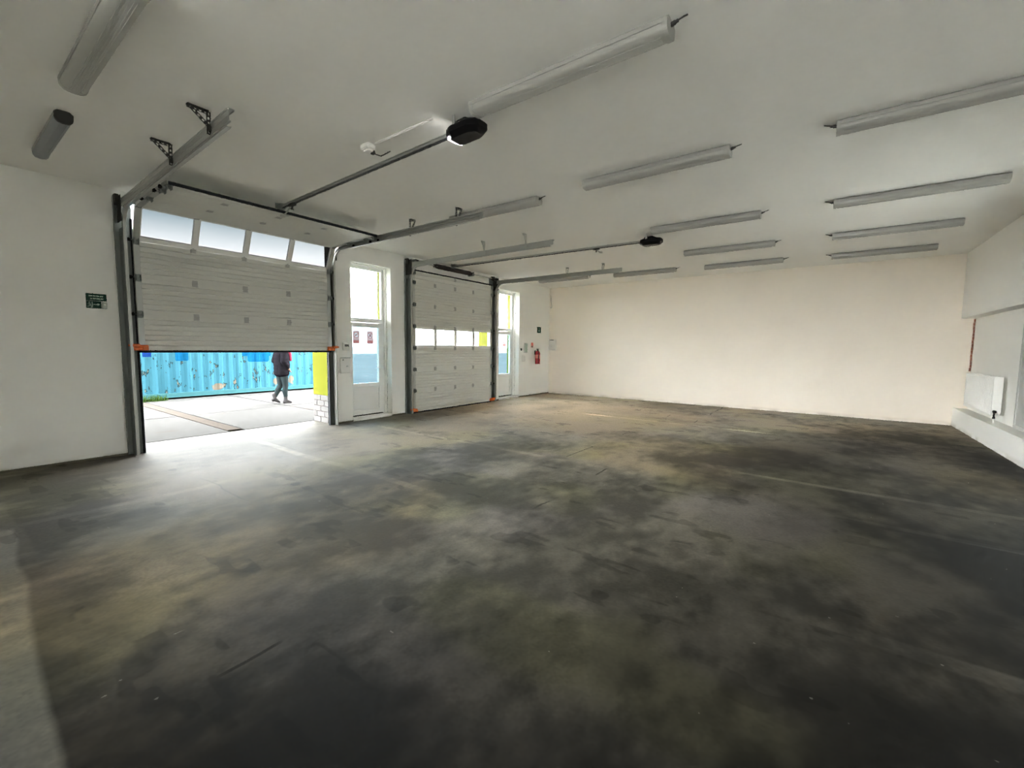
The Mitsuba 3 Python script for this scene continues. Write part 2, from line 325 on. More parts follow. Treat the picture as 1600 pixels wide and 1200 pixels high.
w1 = struct('window_1', cat(bb(9.925, NB, 8.2, 9.70, 0.375, 0.43), bb(9.925, NB, 8.2, 9.70, 2.12, 2.185), bb(9.925, NB, 9.64, 9.70, 0.43, 2.12), bb(9.925, NB, 8.2, 8.26, 0.43, 2.12)), 'm_grey_board', 'grey boarded window in the niche of the side wall')
obj('board', bb(9.935, NB, 8.26, 9.64, 0.43, 2.12), 'm_grey_board', w1)
for i, (a, b) in enumerate(ADDED_WINS):  # frames and panes of the added windows, out of view
    w = struct(f'window_{i + 2}', cat(bb(10.10, 10.16, a, a + 0.06, 0.95, 2.13), bb(10.10, 10.16, b - 0.06, b, 0.95, 2.13), bb(10.10, 10.16, a + 0.06, b - 0.06, 0.95, 1.01), bb(10.10, 10.16, a + 0.06, b - 0.06, 2.07, 2.13), bb(10.10, 10.16, (a + b) / 2 - 0.04, (a + b) / 2 + 0.04, 1.01, 2.07)), 'm_pvc')
    for c, d in ((a + 0.055, (a + b) / 2 - 0.035), ((a + b) / 2 + 0.035, b - 0.055)): obj('pane', bb(10.128, 10.132, c, d, 1.005, 2.075, 0.0), 'm_glass', w)
struct('roof', bb(-0.70, 10.4, YB - 0.3, D + 0.3, H + 0.25, 4.2, 0.001), 'm_roof')
struct('baseboard_left', cat(*[bb(0.0, 0.012, a, b, 0, 0.028, 0.003) for a, b in ((-1.1, 1.58), (4.68, 5.02), (5.98, 6.37), (9.48, 9.745), (10.745, D))]), 'm_dirt', 'dirty dark strip along the foot of the gate wall')

# ------------------------------------------------------------------ tall doors with fanlight
def tall_door(idx, y0, y1, label, signs):
    fx0, fx1 = -0.295, -0.225
    k = f'door_{idx}'; HOLD.add(k); labels[k] = {'label': label, 'kind': 'structure'}
    a, b = y0 + 0.013, y1 - 0.013; fw = 0.062
    obj('frame', cat(bb(fx0, fx1, a, a + fw, 0.05, 3.15), bb(fx0, fx1, b - fw, b, 0.05, 3.15), bb(fx0, fx1, a + fw, b - fw, 3.085, 3.15), bb(fx0, fx1, a + fw, b - fw, 2.0, 2.085)), 'm_pvc', k)
    obj('fanlight', bb(-0.262, -0.258, a + fw - 0.01, b - fw + 0.01, 2.075, 3.095, 0.0), 'm_glass', k)
    la, lb = a + fw + 0.004, b - fw - 0.004; s = 0.085
    lx0, lx1 = -0.285, -0.215
    obj('leaf', cat(bb(lx0, lx1, la, la + s, 0.075, 1.993), bb(lx0, lx1, lb - s, lb, 0.075, 1.993), bb(lx0, lx1, la + s, lb - s, 1.90, 1.993), bb(lx0, lx1, la + s, lb - s, 0.655, 0.735), bb(lx0, lx1, la + s, lb - s, 0.075, 0.165)), 'm_pvc', k)
    obj('panel', cat(bb(-0.268, -0.235, la + s - 0.005, lb - s + 0.005, 0.16, 0.66), bb(-0.236, -0.226, la + s + 0.004, lb - s - 0.004, 0.169, 0.185, 0.004), bb(-0.236, -0.226, la + s + 0.004, lb - s - 0.004, 0.635, 0.651, 0.004), bb(-0.236, -0.226, la + s + 0.004, la + s + 0.02, 0.185, 0.635, 0.004), bb(-0.236, -0.226, lb - s - 0.02, lb - s - 0.004, 0.185, 0.635, 0.004)), 'm_pvc', k)
    obj('pane', bb(-0.252, -0.248, la + s - 0.01, lb - s + 0.01, 0.725, 1.91, 0.0), 'm_glass_blue', k)
    obj('threshold', bb(-0.29, -0.21, a + fw, b - fw, 0.05, 0.072), 'm_black_metal', k, 'dark threshold gap')
    hy = lb - s / 2
    obj('handle', cat(bb(-0.216, -0.208, hy - 0.016, hy + 0.016, 0.93, 1.14, 0.004), cyl((-0.21, hy, 1.05), (-0.165, hy, 1.05), 0.010), tube([(-0.168, hy + 0.006, 1.05), (-0.165, hy - 0.03, 1.05), (-0.165, hy - 0.08, 1.05), (-0.166, hy - 0.135, 1.047)], 0.0095)), 'm_pvc', k, 'white lever handle', smooth=40)
    for q, (cy, cz, wd, ht, kind) in enumerate(signs): sign(kind, cy, cz, wd, ht)

def disc_ring(r0, r1, n=36):
    return Point(0, 0).buffer(r1, 12).difference(Point(0, 0).buffer(r0, 12))
def sign(kind, cy, cz, wd, ht):
    x = -0.247
    lab = {'smoke': 'red slashed prohibition sign on the nearer door, the left one of its pair',
           'hand': 'red hand prohibition sign on the nearer door, the right one of its pair',
           'far': 'small red prohibition sign on the glass of the far tall door'}[kind]
    t = thing('prohibition_sign', lab, 'sign')
    from shapely import affinity
    def flat(name, poly, mat):                             # printed film: each colour its own piece of the flat sheet
        ms = []
        for g in getattr(poly, 'geoms', [poly]):
            if g.is_empty or g.area < 1e-7: continue
            v, f = trimesh.creation.triangulate_polygon(g, engine='earcut')
            v = np.array(v); ms.append(trimesh.Trimesh(np.stack([np.full(len(v), x), v[:, 0] + cy, v[:, 1] + cz], 1), f, process=False))
        obj(name, cat(ms), mat, t)
    R = wd * 0.42; up = ht * 0.17
    mv = lambda g: affinity.translate(g, 0, up)
    disc = mv(Point(0, 0).buffer(R, 12)); ring = mv(disc_ring(R * 0.80, R)); inner = mv(Point(0, 0).buffer(R * 0.80, 12))
    slash = mv(LineString([(-R * .6, -R * .6), (R * .6, R * .6)]).buffer(R * .09)).intersection(inner)
    if kind in ('smoke', 'far'):
        pic = unary_union([sbox(-R * .55, -R * .1, R * .35, R * .12), LineString([(R * .4, R * .05), (R * .5, R * .3), (R * .35, R * .45)]).buffer(R * .05)])
    else:
        pic = unary_union([sbox(-R * .28, -R * .5, R * .28, R * .1)] + [LineString([(i * R * .17 - R * .25, 0), (i * R * .19 - R * .28, R * (.5 if i in (1, 2) else .38))]).buffer(R * .075) for i in range(4)] + [LineString([(R * .25, -R * .25), (R * .5, R * .05)]).buffer(R * .08)])
    pic = mv(pic).intersection(inner).difference(slash)
    bandp = sbox(-wd * .46, -ht * .46, wd * .46, -ht * .24)
    flat('plate', sbox(-wd / 2, -ht / 2, wd / 2, ht / 2).difference(disc).difference(bandp), 'm_film_pink')
    flat('disc', inner.difference(slash).difference(pic), 'm_film_white')
    flat('ring', ring, 'm_film_red'); flat('slash', slash, 'm_film_red'); flat('pictogram', pic, 'm_film_dark'); flat('text_band', bandp, 'm_film_red')
tall_door(1, *DOORS[0], 'white half glazed door with fanlight, in the deep reveal between the two gates', [(5.292, 1.69, 0.150, 0.26, 'smoke'), (5.625, 1.69, 0.150, 0.26, 'hand')])
tall_door(2, *DOORS[1], 'white half glazed door with fanlight, in the deep reveal beyond the closed gate', [(10.33, 1.68, 0.17, 0.26, 'far')])

# ------------------------------------------------------------------ sectional gates
LEAF_W, SEC = 2.80, 0.4833
FX = 0.10                                             # room face of the closed leaf
TR, TZ = 0.30, 3.295                                   # bend radius, height of the horizontal run of the leaf's room face
def path(s):
    """point of the leaf's room face at arc length s (= height while upright), its tangent"""
    z0 = TZ - TR
    if s <= z0: return np.array([FX, s]), np.array([0, 1.0])
    a = (s - z0) / TR
    if a < math.pi / 2: return np.array([FX + TR * (1 - math.cos(a)), z0 + TR * math.sin(a)]), np.array([math.sin(a), math.cos(a)])
    return np.array([FX + TR + (s - z0 - TR * math.pi / 2), TZ]), np.array([1.0, 0])

def section_profile(h):
    pts = [(0.0025, 0.0)]
    n = max(int(h / 0.068), 2)
    for i in range(1, n):
        v = h * i / n
        pts += [(v - 0.009, 0.0), (v - 0.004, -0.013), (v + 0.004, -0.013), (v + 0.009, 0.0)]
    pts += [(h - 0.0025, 0.0), (h, -0.003), (h, -0.036), (h - 0.006, -0.04), (0.006, -0.04), (0.0, -0.036), (0.0, -0.003)]
    return pts
def section_mesh(h):
    m = extr(Polygon(section_profile(h)), LEAF_W, frame([0, 0, 0], [0, 1, 0], [0, 0, 1], [1, 0, 0])); m.fix_normals(); return m
G = {'solid': shape(section_mesh(SEC), 'm_panel'), 'top': shape(section_mesh(0.27), 'm_panel')}
PANES = [(0.075, 0.652), (0.728, 1.327), (1.403, 2.002), (2.078, 2.725)]
fr = sbox(0, 0.0, LEAF_W, SEC)
for a, b in PANES: fr = fr.difference(sbox(a, 0.066, b, SEC - 0.05))
G['window'] = shape(extr(fr, 0.044, frame([0, 0, -0.042], [1, 0, 0], [0, 1, 0], [0, 0, 1])), 'm_panel_frame')
for i, (a, b) in enumerate(PANES):
    for mt in ('m_acrylic', 'm_acrylic_clear'): G[f'{mt}{i}'] = shape(extr(sbox(a - 0.008, 0.058, b + 0.008, SEC - 0.042), 0.004, frame([0, 0, -0.022], [1, 0, 0], [0, 1, 0], [0, 0, 1])), mt)
G['hinge'] = shape(cat(bb(-0.036, 0.036, -0.048, -0.008, 0.0, 0.005, 0.002), bb(-0.036, 0.036, 0.008, 0.044, 0.0, 0.005, 0.002), cyl((-0.034, 0, 0.006), (0.034, 0, 0.006), 0.009, 10), bb(-0.012, 0.012, -0.03, 0.03, 0.004, 0.012, 0.002)), 'm_clip')
G['end_plate'] = shape(cat(bb(0, 0.066, 0.006, SEC - 0.006, 0.0, 0.003, 0.001), bb(0, 0.003, 0.006, SEC - 0.006, -0.042, 0.003, 0.001), *[cyl((0.033, v, 0.0025), (0.033, v, 0.006), 0.006, 8) for v in (0.06, 0.15, 0.33, 0.42)]), 'm_galv')
G['end_plate_top'] = shape(cat(bb(0, 0.066, 0.006, 0.264, 0.0, 0.003, 0.001), bb(0, 0.003, 0.006, 0.264, -0.042, 0.003, 0.001)), 'm_galv')
# roller carrier at each seam: bent plate, spindle, wheel, cap (seen dark from below)
G['roller_L'] = shape(cat(bb(-0.004, 0.064, -0.05, 0.05, 0.003, 0.009, 0.002), bb(0.004, 0.012, -0.036, 0.036, 0.009, 0.048, 0.002), bb(0.05, 0.058, -0.036, 0.036, 0.009, 0.048, 0.002), cyl((-0.055, 0, 0.034), (0.062, 0, 0.034), 0.0055, 10)), 'm_galv_dark')
G['roller_wheel'] = shape(cat(cyl((-0.062, 0, 0.034), (-0.042, 0, 0.034), 0.022, 18), cyl((-0.042, 0, 0.034), (-0.03, 0, 0.034), 0.012, 12)), 'm_black')
G['seal'] = shape(cat(bb(0.0, LEAF_W, -0.03, 0.004, -0.038, -0.002, 0.008), bb(0.0, LEAF_W, 0.0, 0.012, -0.04, -0.003, 0.003)), 'm_rubber')
G['m_acrylicseal'] = shape(bb(0.01, LEAF_W - 0.01, 0.262, 0.282, -0.03, 0.006, 0.004), 'm_rubber')
G['m_acrylic_clearseal'] = shape(bb(0.01, LEAF_W - 0.01, 0.258, 0.288, -0.096, 0.006, 0.004), 'm_rubber')
def orange_mesh(s):
    m = cat(bb(-0.10, 0.075, 0.0, 0.075, 0.004, 0.03, 0.006), bb(-0.10, -0.02, 0.045, 0.09, 0.004, 0.075, 0.008), bb(0.0, 0.06, 0.005, 0.05, 0.03, 0.07, 0.01), cyl((-0.09, 0.03, 0.045), (0.05, 0.03, 0.045), 0.016, 12), bb(-0.14, -0.09, 0.055, 0.08, 0.02, 0.06, 0.006))
    if s < 0: m.apply_scale([-1, 1, 1]); m.invert()
    return m
G['orange_L'], G['orange_R'] = shape(orange_mesh(1), 'm_orange'), shape(orange_mesh(-1), 'm_orange')

def gate(y0, lift, label, glazing):
    t = thing('sectional_gate', label, 'garage door')
    s = 0.03 + lift
    run = path if lift else (lambda q: (np.array([FX, q]), None))     # a shut leaf stands upright to its top
    for i in range(7):
        h = SEC if i < 6 else 0.27
        (p0, _), (p1, _) = run(s), run(s + h)
        d = p1 - p0; d /= np.linalg.norm(d)
        M = frame([p0[0], y0, p0[1]], [0, 1, 0], [d[0], 0, d[1]], [d[1], 0, -d[0]])
        def at(u, v, w=0.0): return M @ frame([u, v, w], [1, 0, 0], [0, 1, 0], [0, 0, 1])
        def mir(u, v): return M @ frame([u, v, 0], [-1, 0, 0], [0, 1, 0], [0, 0, 1])
        k = obj('section', G['window' if i == 3 else 'solid' if i < 6 else 'top'], None, t, 'section with four window panes' if i == 3 else None, M=M)
        if i == 3:
            for q in range(4): obj('pane', G[f'{glazing}{q}'], None, k, M=M)
        # section mesh spans u along +y; its own frame uses (v, w) = (z, x) so the window frame uses the same axes
        for u, sgn in ((0.0, 1), (LEAF_W, -1)):
            Mu = at(u, 0) if sgn > 0 else mir(u, 0)
            obj('end_plate', G['end_plate' if i < 6 else 'end_plate_top'], None, k, M=Mu)
            v = h if i < 6 else h - 0.06
            Mv = at(u, v) if sgn > 0 else mir(u, v)
            rb = obj('roller_bracket', G['roller_L'], None, k, M=Mv)
            obj('roller', G['roller_wheel'], None, k, M=Mv)
        for u in (0.672, 1.347, 2.022):
            if i < 6: obj('hinge', G['hinge'], None, k, M=at(u, h))
            elif u == 1.347: obj('hinge', G['hinge'], None, k, M=at(u, h - 0.055))
        if i == 6: obj('top_seal', G[glazing + 'seal'], None, t, 'black rubber seal along the top edge', M=M)
        if i == 0:
            obj('bottom_seal', G['seal'], None, t, 'black rubber bottom seal', M=M)
            obj('corner_bracket', G['orange_L'], None, t, 'orange bottom corner bracket', M=at(0.02, 0.0))
            obj('corner_bracket', G['orange_R'], None, t, 'orange bottom corner bracket', M=at(LEAF_W - 0.02, 0.0))
        s += h
    return t
# the solid sections are extruded with axes (v, w) -> frame (0,1,0),(0,0,1) and length along u: already in (u, v, w)
gate(1.735, 1.385, 'white ribbed sectional gate raised half way, the yard and blue container showing beneath it', 'm_acrylic')
gate(6.50, 0.0, 'closed white sectional gate with a window row, between the two tall glazed doors', 'm_acrylic_clear')

# ------------------------------------------------------------------ tracks: angle post on the wall, bend, long ceiling run, two hangers
def perforated_strip(L, w=0.038, t=0.003):
    g = sbox(0, -w / 2, L, w / 2); n = max(int(L / 0.036), 1)
    for i in range(n):
        c = (i + 0.5) * L / n; g = g.difference(sbox(c - 0.010, -0.007, c + 0.010, 0.007))
    return extr(g, t)
def strip_between(p0, p1, nrm, w=0.034):
    p0, p1, nrm = np.array(p0, float), np.array(p1, float), np.array(nrm, float)
    e = p1 - p0; L = np.linalg.norm(e); e /= L
    m = perforated_strip(L, w); m.apply_transform(frame(p0, e, np.cross(nrm, e), nrm)); return m

def track(yc, out, xend, label, hx, edge, wide=0.155, hmat='m_black_metal', bh=(-0.045, 0.04), dz=0.0, dy=0.0):
    """yc: centre line; out: -1 when the leaf lies on the +y side; edge: where the wall flange ends under the leaf"""
    t = thing('gate_track', label, 'door track', 'gate tracks')
    o = out; yc0 = yc
    def Lm(y0, y1, x0, x1, z1): return bb(x0, x1, min(y0, y1), max(y0, y1), 0.0, z1, 0.001)
    def tilt(m):
        v = np.array(m.vertices); k = np.clip((v[:, 0] - 0.45) / (xend - 0.45), 0, 1); v[:, 2] += dz * k; v[:, 1] += dy * k; m.vertices = v; return m
    obj('angle_post', cat(Lm(yc + o * 0.085, edge, 0.0, 0.004, 3.40), Lm(yc + o * 0.085, yc + o * 0.080, 0.004, 0.05, 3.40), Lm(yc + o * 0.032, yc + o * 0.028, 0.004, 0.14, 3.0)), 'm_galv_dark', t, 'dark galvanised upright angle on the wall')
    obj('side_seal', Lm(edge + o * 0.006, edge + o * 0.020, 0.004, 0.0595, 3.15), 'm_rubber', t, 'black rubber side seal')
    off = 0.034
    Cp = [(o * 0.026, 0.029), (o * 0.026, -0.029), (-o * 0.008, -0.029), (-o * 0.008, -0.019), (-o * 0.004, -0.019), (-o * 0.004, -0.025), (o * 0.022, -0.025), (o * 0.022, 0.025), (-o * 0.004, 0.025), (-o * 0.004, 0.019), (-o * 0.008, 0.019), (-o * 0.008, 0.029)]
    P, N = [], []
    ss = [0.01, 1.5] + list(np.linspace(TZ - TR, TZ - TR + TR * math.pi / 2, 12))
    for s in ss:
        p, d = path(s); n = np.array([d[1], -d[0]])
        q = p + n * off
        P.append([q[0], yc, q[1]]); N.append([n[0], 0, n[1]])
    P += [[0.46, yc, TZ - off], [xend, yc, TZ - off]]; N += [[0, 0, -1.0], [0, 0, -1.0]]
    obj('rail', tilt(sweep(Cp, P, N)), 'm_galv', t, 'bright galvanised bent roller rail', smooth=30)
    # lipped beam over the level run
    zb0, zb1 = TZ + bh[0], TZ + bh[1]; zm = (zb0 + zb1) / 2
    Bp = [(o * 0.030, zb0), (o * 0.036, zb0), (o * 0.036, zb0 + 0.012), (o * 0.030, zb0 + 0.016), (o * 0.030, zm - 0.006), (o * 0.033, zm - 0.003), (o * 0.033, zm + 0.003), (o * 0.030, zm + 0.006), (o * 0.030, zb1 - 0.014), (o * 0.036, zb1 - 0.010), (o * 0.036, zb1), (-o * 0.014, zb1), (-o * 0.014, zb1 - 0.014), (-o * 0.010, zb1 - 0.014), (-o * 0.010, zb1 - 0.004), (o * 0.0265, zb1 - 0.004), (o * 0.0265, zb0)]
    ms = []
    for x0, x1 in ((0.14, 0.45), (0.45, xend + 0.06)):
        m = extr(Polygon(Bp), x1 - x0, frame([x0, yc, 0], [0, 1, 0], [0, 0, 1], [1, 0, 0])); m.fix_normals(); ms.append(tilt(m))
    obj('beam', cat(ms), 'm_galv', t, 'long galvanised ceiling beam')
    obj('top_plate', cat(bb(0.004, 0.20, yc + o * 0.038, yc + o * 0.042, TZ - 0.22, 3.40, 0.001), bb(0.004, 0.12, yc + o * 0.040, yc + o * 0.080, 3.30, 3.42, 0.002)), 'm_black_metal', t, 'dark corner plate')
    for x in hx:
        k = dz * (x - 0.45) / (xend - 0.45); yc = yc0 + dy * (x - 0.45) / (xend - 0.45)
        y1, y2, ztop, zlow = yc + o * 0.044, yc + o * (0.044 + wide), H - 0.004, TZ + bh[1] - 0.02 + k
        hm = cat(bb(x - 0.019, x + 0.019, min(y1, y2), max(y1, y2), ztop - 0.004, ztop + 0.004, 0.001),
                 strip_between((x - 0.002, y1, zlow - 0.085), (x - 0.002, y1, ztop), (1, 0, 0)),
                 strip_between((x + 0.014, y1, zlow - 0.03), (x + 0.014, y2, ztop), (1, 0, 0), 0.03),
                 strip_between((x - 0.004, y1, ztop - 0.014), (x - 0.004, y2, ztop - 0.014), (1, 0, 0), 0.024),
                 bb(x - 0.016, x + 0.016, min(y1, yc + o * 0.030), max(y1 + o * 0.004, yc + o * 0.030), zlow - 0.06, zlow - 0.015, 0.002))
        obj('hanger', hm, hmat, t, 'perforated steel hanger')
    return t
track(1.655, -1, 3.52, 'gate track nearest to the camera, at the left end of the raised gate', (2.19, 3.20), 1.755, bh=(-0.045, 0.065), dz=0.05, dy=-0.045)
track(4.575, 1, 3.66, 'track of the raised gate on the side of the glazed door', (2.22, 3.21), 4.49, 0.09)
track(6.43, -1, 3.69, 'track of the closed gate on the side of the nearer glazed door', (2.25, 3.20), 6.52, 0.09, 'm_galv')
track(9.42, 1, 3.68, 'track of the closed gate on the side of the fire extinguisher', (2.30, 3.25), 9.28, 0.09, 'm_galv_dark')

# ------------------------------------------------------------------ torsion springs above the leaves
def spring_assembly(yc, x, z, label, sp):
    t = thing('torsion_spring', label, 'spring')
    a, b = yc - 1.40, yc + 1.40
    obj('shaft', cyl((x, a, z), (x, b, z), 0.0127, 14), 'm_galv', t, smooth=40)
    n = 46; y0, y1 = sp
    ang = np.linspace(0, n * 2 * np.pi, n * 10)
    hel = np.stack([x + 0.043 * np.cos(ang), np.linspace(y0, y1, len(ang)), z + 0.043 * np.sin(ang)], 1)
    obj('coil', tube(hel, (y1 - y0) / n * 0.47, 6), 'm_spring', t, 'black coil', smooth=60)
    for yy in (y0 - 0.03, y1 + 0.03): obj('cone', cyl((x, yy - 0.03, z), (x, yy + 0.03, z), 0.036, 16, 0.03), 'm_black_metal', t)
    for s, yy in ((-1, a + 0.07), (1, b - 0.07)):
        obj('cable_drum', cat(cyl((x, yy - 0.03, z), (x, yy + 0.03, z), 0.05, 20), cyl((x, yy + s * 0.03, z), (x, yy + s * 0.036, z), 0.062, 20)), 'm_black_metal', t)
    for yy in (a + 0.015, y1 + 0.10, b - 0.015):
        obj('bearing_plate', cat(bb(0.001, x + 0.04, yy - 0.003, yy + 0.003, z - 0.05, z + 0.05, 0.002), bb(0.001, 0.006, yy - 0.03, yy + 0.03, z - 0.05, z + 0.05, 0.002)), 'm_galv_dark', t)
    return t
spring_assembly(7.92, 0.15, 3.375, 'black torsion spring on its shaft above the closed gate', (7.16, 8.35))
spring_assembly(3.12, 0.15, 3.385, 'torsion spring shaft over the raised gate, above its lifted panels', (2.0, 3.1))

# ------------------------------------------------------------------ gate openers
def opener(x0, y0, z0, x1, y1, z1, label, lamp, xt, arm_to):
    t = thing('gate_opener', label, 'garage door opener')
    e = np.array([x1 - x0, y1 - y0, z1 - z0]); L = np.linalg.norm(e); e /= L
    s = np.cross([0, 0, 1.0], e); s /= np.linalg.norm(s); u = np.cross(e, s)
    def loc(m): m.apply_transform(frame([x0, y0, z0], e, s, u)); return m
    Tp = Polygon([(-0.022, 0.014), (0.022, 0.014), (0.022, 0.010), (0.004, 0.010), (0.004, -0.008), (0.018, -0.008), (0.018, -0.014), (-0.018, -0.014), (-0.018, -0.008), (-0.004, -0.008), (-0.004, 0.010), (-0.022, 0.010)])
    m = extr(Tp, L, frame([0, 0, 0], [0, 1, 0], [0, 0, 1], [1, 0, 0])); m.fix_normals()
    obj('rail', loc(m), 'm_galv', t, 'long slim galvanised rail')
    obj('belt', loc(cat(bb(0.05, L - 0.02, -0.012, -0.006, -0.026, -0.018, 0.001), bb(0.05, L - 0.02, 0.008, 0.014, -0.026, -0.018, 0.001))), 'm_rubber', t, 'dark drive belt under the rail')
    obj('wall_bracket', loc(cat(bb(-0.05, 0.06, -0.035, 0.035, -0.03, 0.035, 0.003), bb(-0.06, -0.05, -0.05, 0.05, -0.05, 0.06, 0.003))), 'm_galv_dark', t)
    obj('trolley', loc(cat(bb(xt - 0.06, xt + 0.06, -0.028, 0.028, -0.045, -0.014, 0.006), bb(xt - 0.012, xt + 0.012, -0.01, 0.01, -0.085, -0.04, 0.004), cyl((xt, -0.02, -0.085), (xt, 0.02, -0.085), 0.008))), 'm_black_metal', t, 'dark trolley')
    c = np.array([x0, y0, z0]) + e * xt - u * 0.03; a = np.array(arm_to, float)
    mid = (c + a) / 2 + np.array([0.0, 0, -0.01])
    obj('arm', cat(tube([c, mid, a], 0.010, 8), bb(a[0] - 0.03, a[0] + 0.03, a[1] - 0.03, a[1] + 0.03, a[2] - 0.014, a[2] + 0.014, 0.005)), 'm_galv', t, 'thin pull arm down to the leaf')
    # the motor head: rounded in plan, belly underneath, raised back hump
    pl = Polygon([(L - 0.01, -0.07), (L + 0.05, -0.10), (L + 0.24, -0.10), (L + 0.32, -0.055), (L + 0.32, 0.055), (L + 0.24, 0.10), (L + 0.05, 0.10), (L - 0.01, 0.07)]).buffer(0.015, 6)
    low, top = pl.buffer(-0.04, 6), pl
    ptsl = [(*p, -0.085) for p in low.exterior.coords] + [(*p, -0.045) for p in top.exterior.coords] + [(*p, 0.0) for p in top.exterior.coords] + [(*p, 0.02) for p in top.buffer(-0.02).exterior.coords]
    hd = obj('head', loc(trimesh.convex.convex_hull(np.array(ptsl))), 'm_black', t, 'black motor head', smooth=35)
    obj('hump', loc(trimesh.convex.convex_hull(np.array([(*p, 0.015) for p in Polygon([(L + .04, -.05), (L + .20, -.07), (L + .22, .07), (L + .04, .05)]).buffer(.015).exterior.coords] + [(*p, 0.06) for p in Polygon([(L + .06, -.04), (L + .18, -.05), (L + .20, .05), (L + .06, .04)]).buffer(.012).exterior.coords]))), 'm_black', hd)
    obj('bracket', loc(cat(bb(L + 0.08, L + 0.11, -0.11, 0.11, 0.03, 0.036, 0.002), bb(L + 0.08, L + 0.11, -0.108, -0.102, 0.0, (H - z1), 0.002), bb(L + 0.08, L + 0.11, 0.102, 0.108, 0.0, (H - z1), 0.002))), 'm_galv', t)
    ln = trimesh.convex.convex_hull(np.array([(L - 0.045 + dx, dy, dz) for dx, dy, dz in ((.01, -.05, -.062), (.01, .05, -.062), (.01, -.05, -.015), (.01, .05, -.015), (.06, -.085, -.078), (.06, .085, -.078), (.06, -.085, -.006), (.06, .085, -.006))]))
    if lamp:
        obj('lamp_lens', loc(ln), 'm_lens_white', t, 'lit white lamp lens', emitter={'type': 'area', 'radiance': {'type': 'rgb', 'value': [lamp, lamp, lamp * 0.97]}})
    else:
        obj('lamp_lens', loc(ln), 'm_cover_grey', t)
    return t
opener(1.55, 2.97, 3.355, 4.79, 2.925, 3.405, 'black gate opener with a glowing lamp, its rail reaching over the raised gate', 0.2, 0.30, (1.50, 3.02, 3.262))
opener(0.25, 7.66, 3.445, 4.86, 7.60, 3.395, 'black gate opener with its lamp off, its rail reaching to the closed gate', 0, 3.72, (4.05, 7.63, 3.31))
# ceiling socket and cable duct beside the first opener
t = thing('ceiling_socket', 'small white ceiling socket beside the rail of the glowing opener', 'socket')
SX, SY = 3.74, 2.68
obj('box', bb(SX, SX + 0.13, SY, SY + 0.10, H - 0.055, H - 0.001, 0.012), 'm_white_box', t)
obj('cover', bb(SX + 0.02, SX + 0.11, SY + 0.02, SY + 0.08, H - 0.072, H - 0.055, 0.006), 'm_white_box', t)
obj('plug', cat(bb(SX + 0.03, SX + 0.075, SY + 0.10, SY + 0.135, H - 0.07, H - 0.03, 0.008), tube([(SX + 0.06, SY + 0.12, H - 0.06), (SX + 0.11, SY + 0.17, H - 0.08), (SX + 0.22, SY + 0.20, H - 0.05)], 0.006)), 'm_black_metal', t, 'dark plug')
tag(obj('cable_duct', cat(bb(SX + 0.14, 4.70, SY + 0.06, SY + 0.082, H - 0.016, H - 0.0005, 0.003), bb(SX + 0.14, 4.70, SY + 0.065, SY + 0.077, H - 0.022, H - 0.015, 0.002)), 'm_white_box'), 'white cable duct on the ceiling running to the glowing opener', 'cable duct')

# ------------------------------------------------------------------ tube lights
LF, WF = 1.57, 0.165
def arc_prof(w, z0, z1, n=14, p=2.6):
    a = np.linspace(0, np.pi, n); return [(w / 2 * np.sign(c) * abs(c) ** (2 / p), z0 + (z1 - z0) * abs(s) ** (2 / p)) for c, s in zip(np.cos(a), np.sin(a))]
def xprof(poly, x0, x1):
    m = extr(Polygon(poly), x1 - x0, frame([x0, 0, 0], [0, 1, 0], [0, 0, 1], [1, 0, 0])); m.fix_normals(); return m
tray = xprof([(-WF / 2, -0.050), (-WF / 2, -0.022), (-WF / 2 + 0.030, -0.001), (WF / 2 - 0.030, -0.001), (WF / 2, -0.022), (WF / 2, -0.050)], -LF / 2 + 0.02, LF / 2 - 0.02)
cover = xprof(arc_prof(WF - 0.012, -0.050, -0.102), -LF / 2 + 0.03, LF / 2 - 0.03)
ribs = cat(*[xprof([(y - 0.003, -0.1), (y, -0.1045), (y + 0.003, -0.1)], -LF / 2 + 0.05, LF / 2 - 0.05) for y in np.linspace(-0.03, 0.03, 5)])
cap = xprof([(q[0] * 1.06, q[1] - 0.002) for q in arc_prof(WF - 0.012, -0.045, -0.104)] + [(-WF / 2, -0.022), (-WF / 2 + 0.030, -0.001), (WF / 2 - 0.030, -0.001), (WF / 2, -0.022)], 0, 0.032)
clipm = cat(*[bb(x - 0.013, x + 0.013, s * (WF / 2) - 0.004, s * (WF / 2) + 0.004, -0.066, -0.038, 0.002) for x in (-0.62, -0.31, 0.0, 0.31, 0.62) for s in (-1, 1)])
gland = cat(cyl((0.03, 0, -0.03), (0.055, 0, -0.026), 0.014, 10), cyl((0.055, 0, -0.026), (0.075, 0, -0.02), 0.010, 10), tube([(0.07, 0, -0.02), (0.10, 0.004, -0.010), (0.125, 0.01, -0.003)], 0.005))
S = {'tray': shape(tray, 'm_tray'), 'cover': shape(cat(cover, ribs), 'm_cover', 30), 'cover_grey': shape(cat(cover, ribs), 'm_cover_grey', 30), 'cap': shape(cap, 'm_cover'), 'cap_dark': shape(cap, 'm_black_metal'), 'cap_grey': shape(cap, 'm_cover_grey'), 'clip': shape(clipm, 'm_tray'), 'gland': shape(gland, 'm_black_metal')}
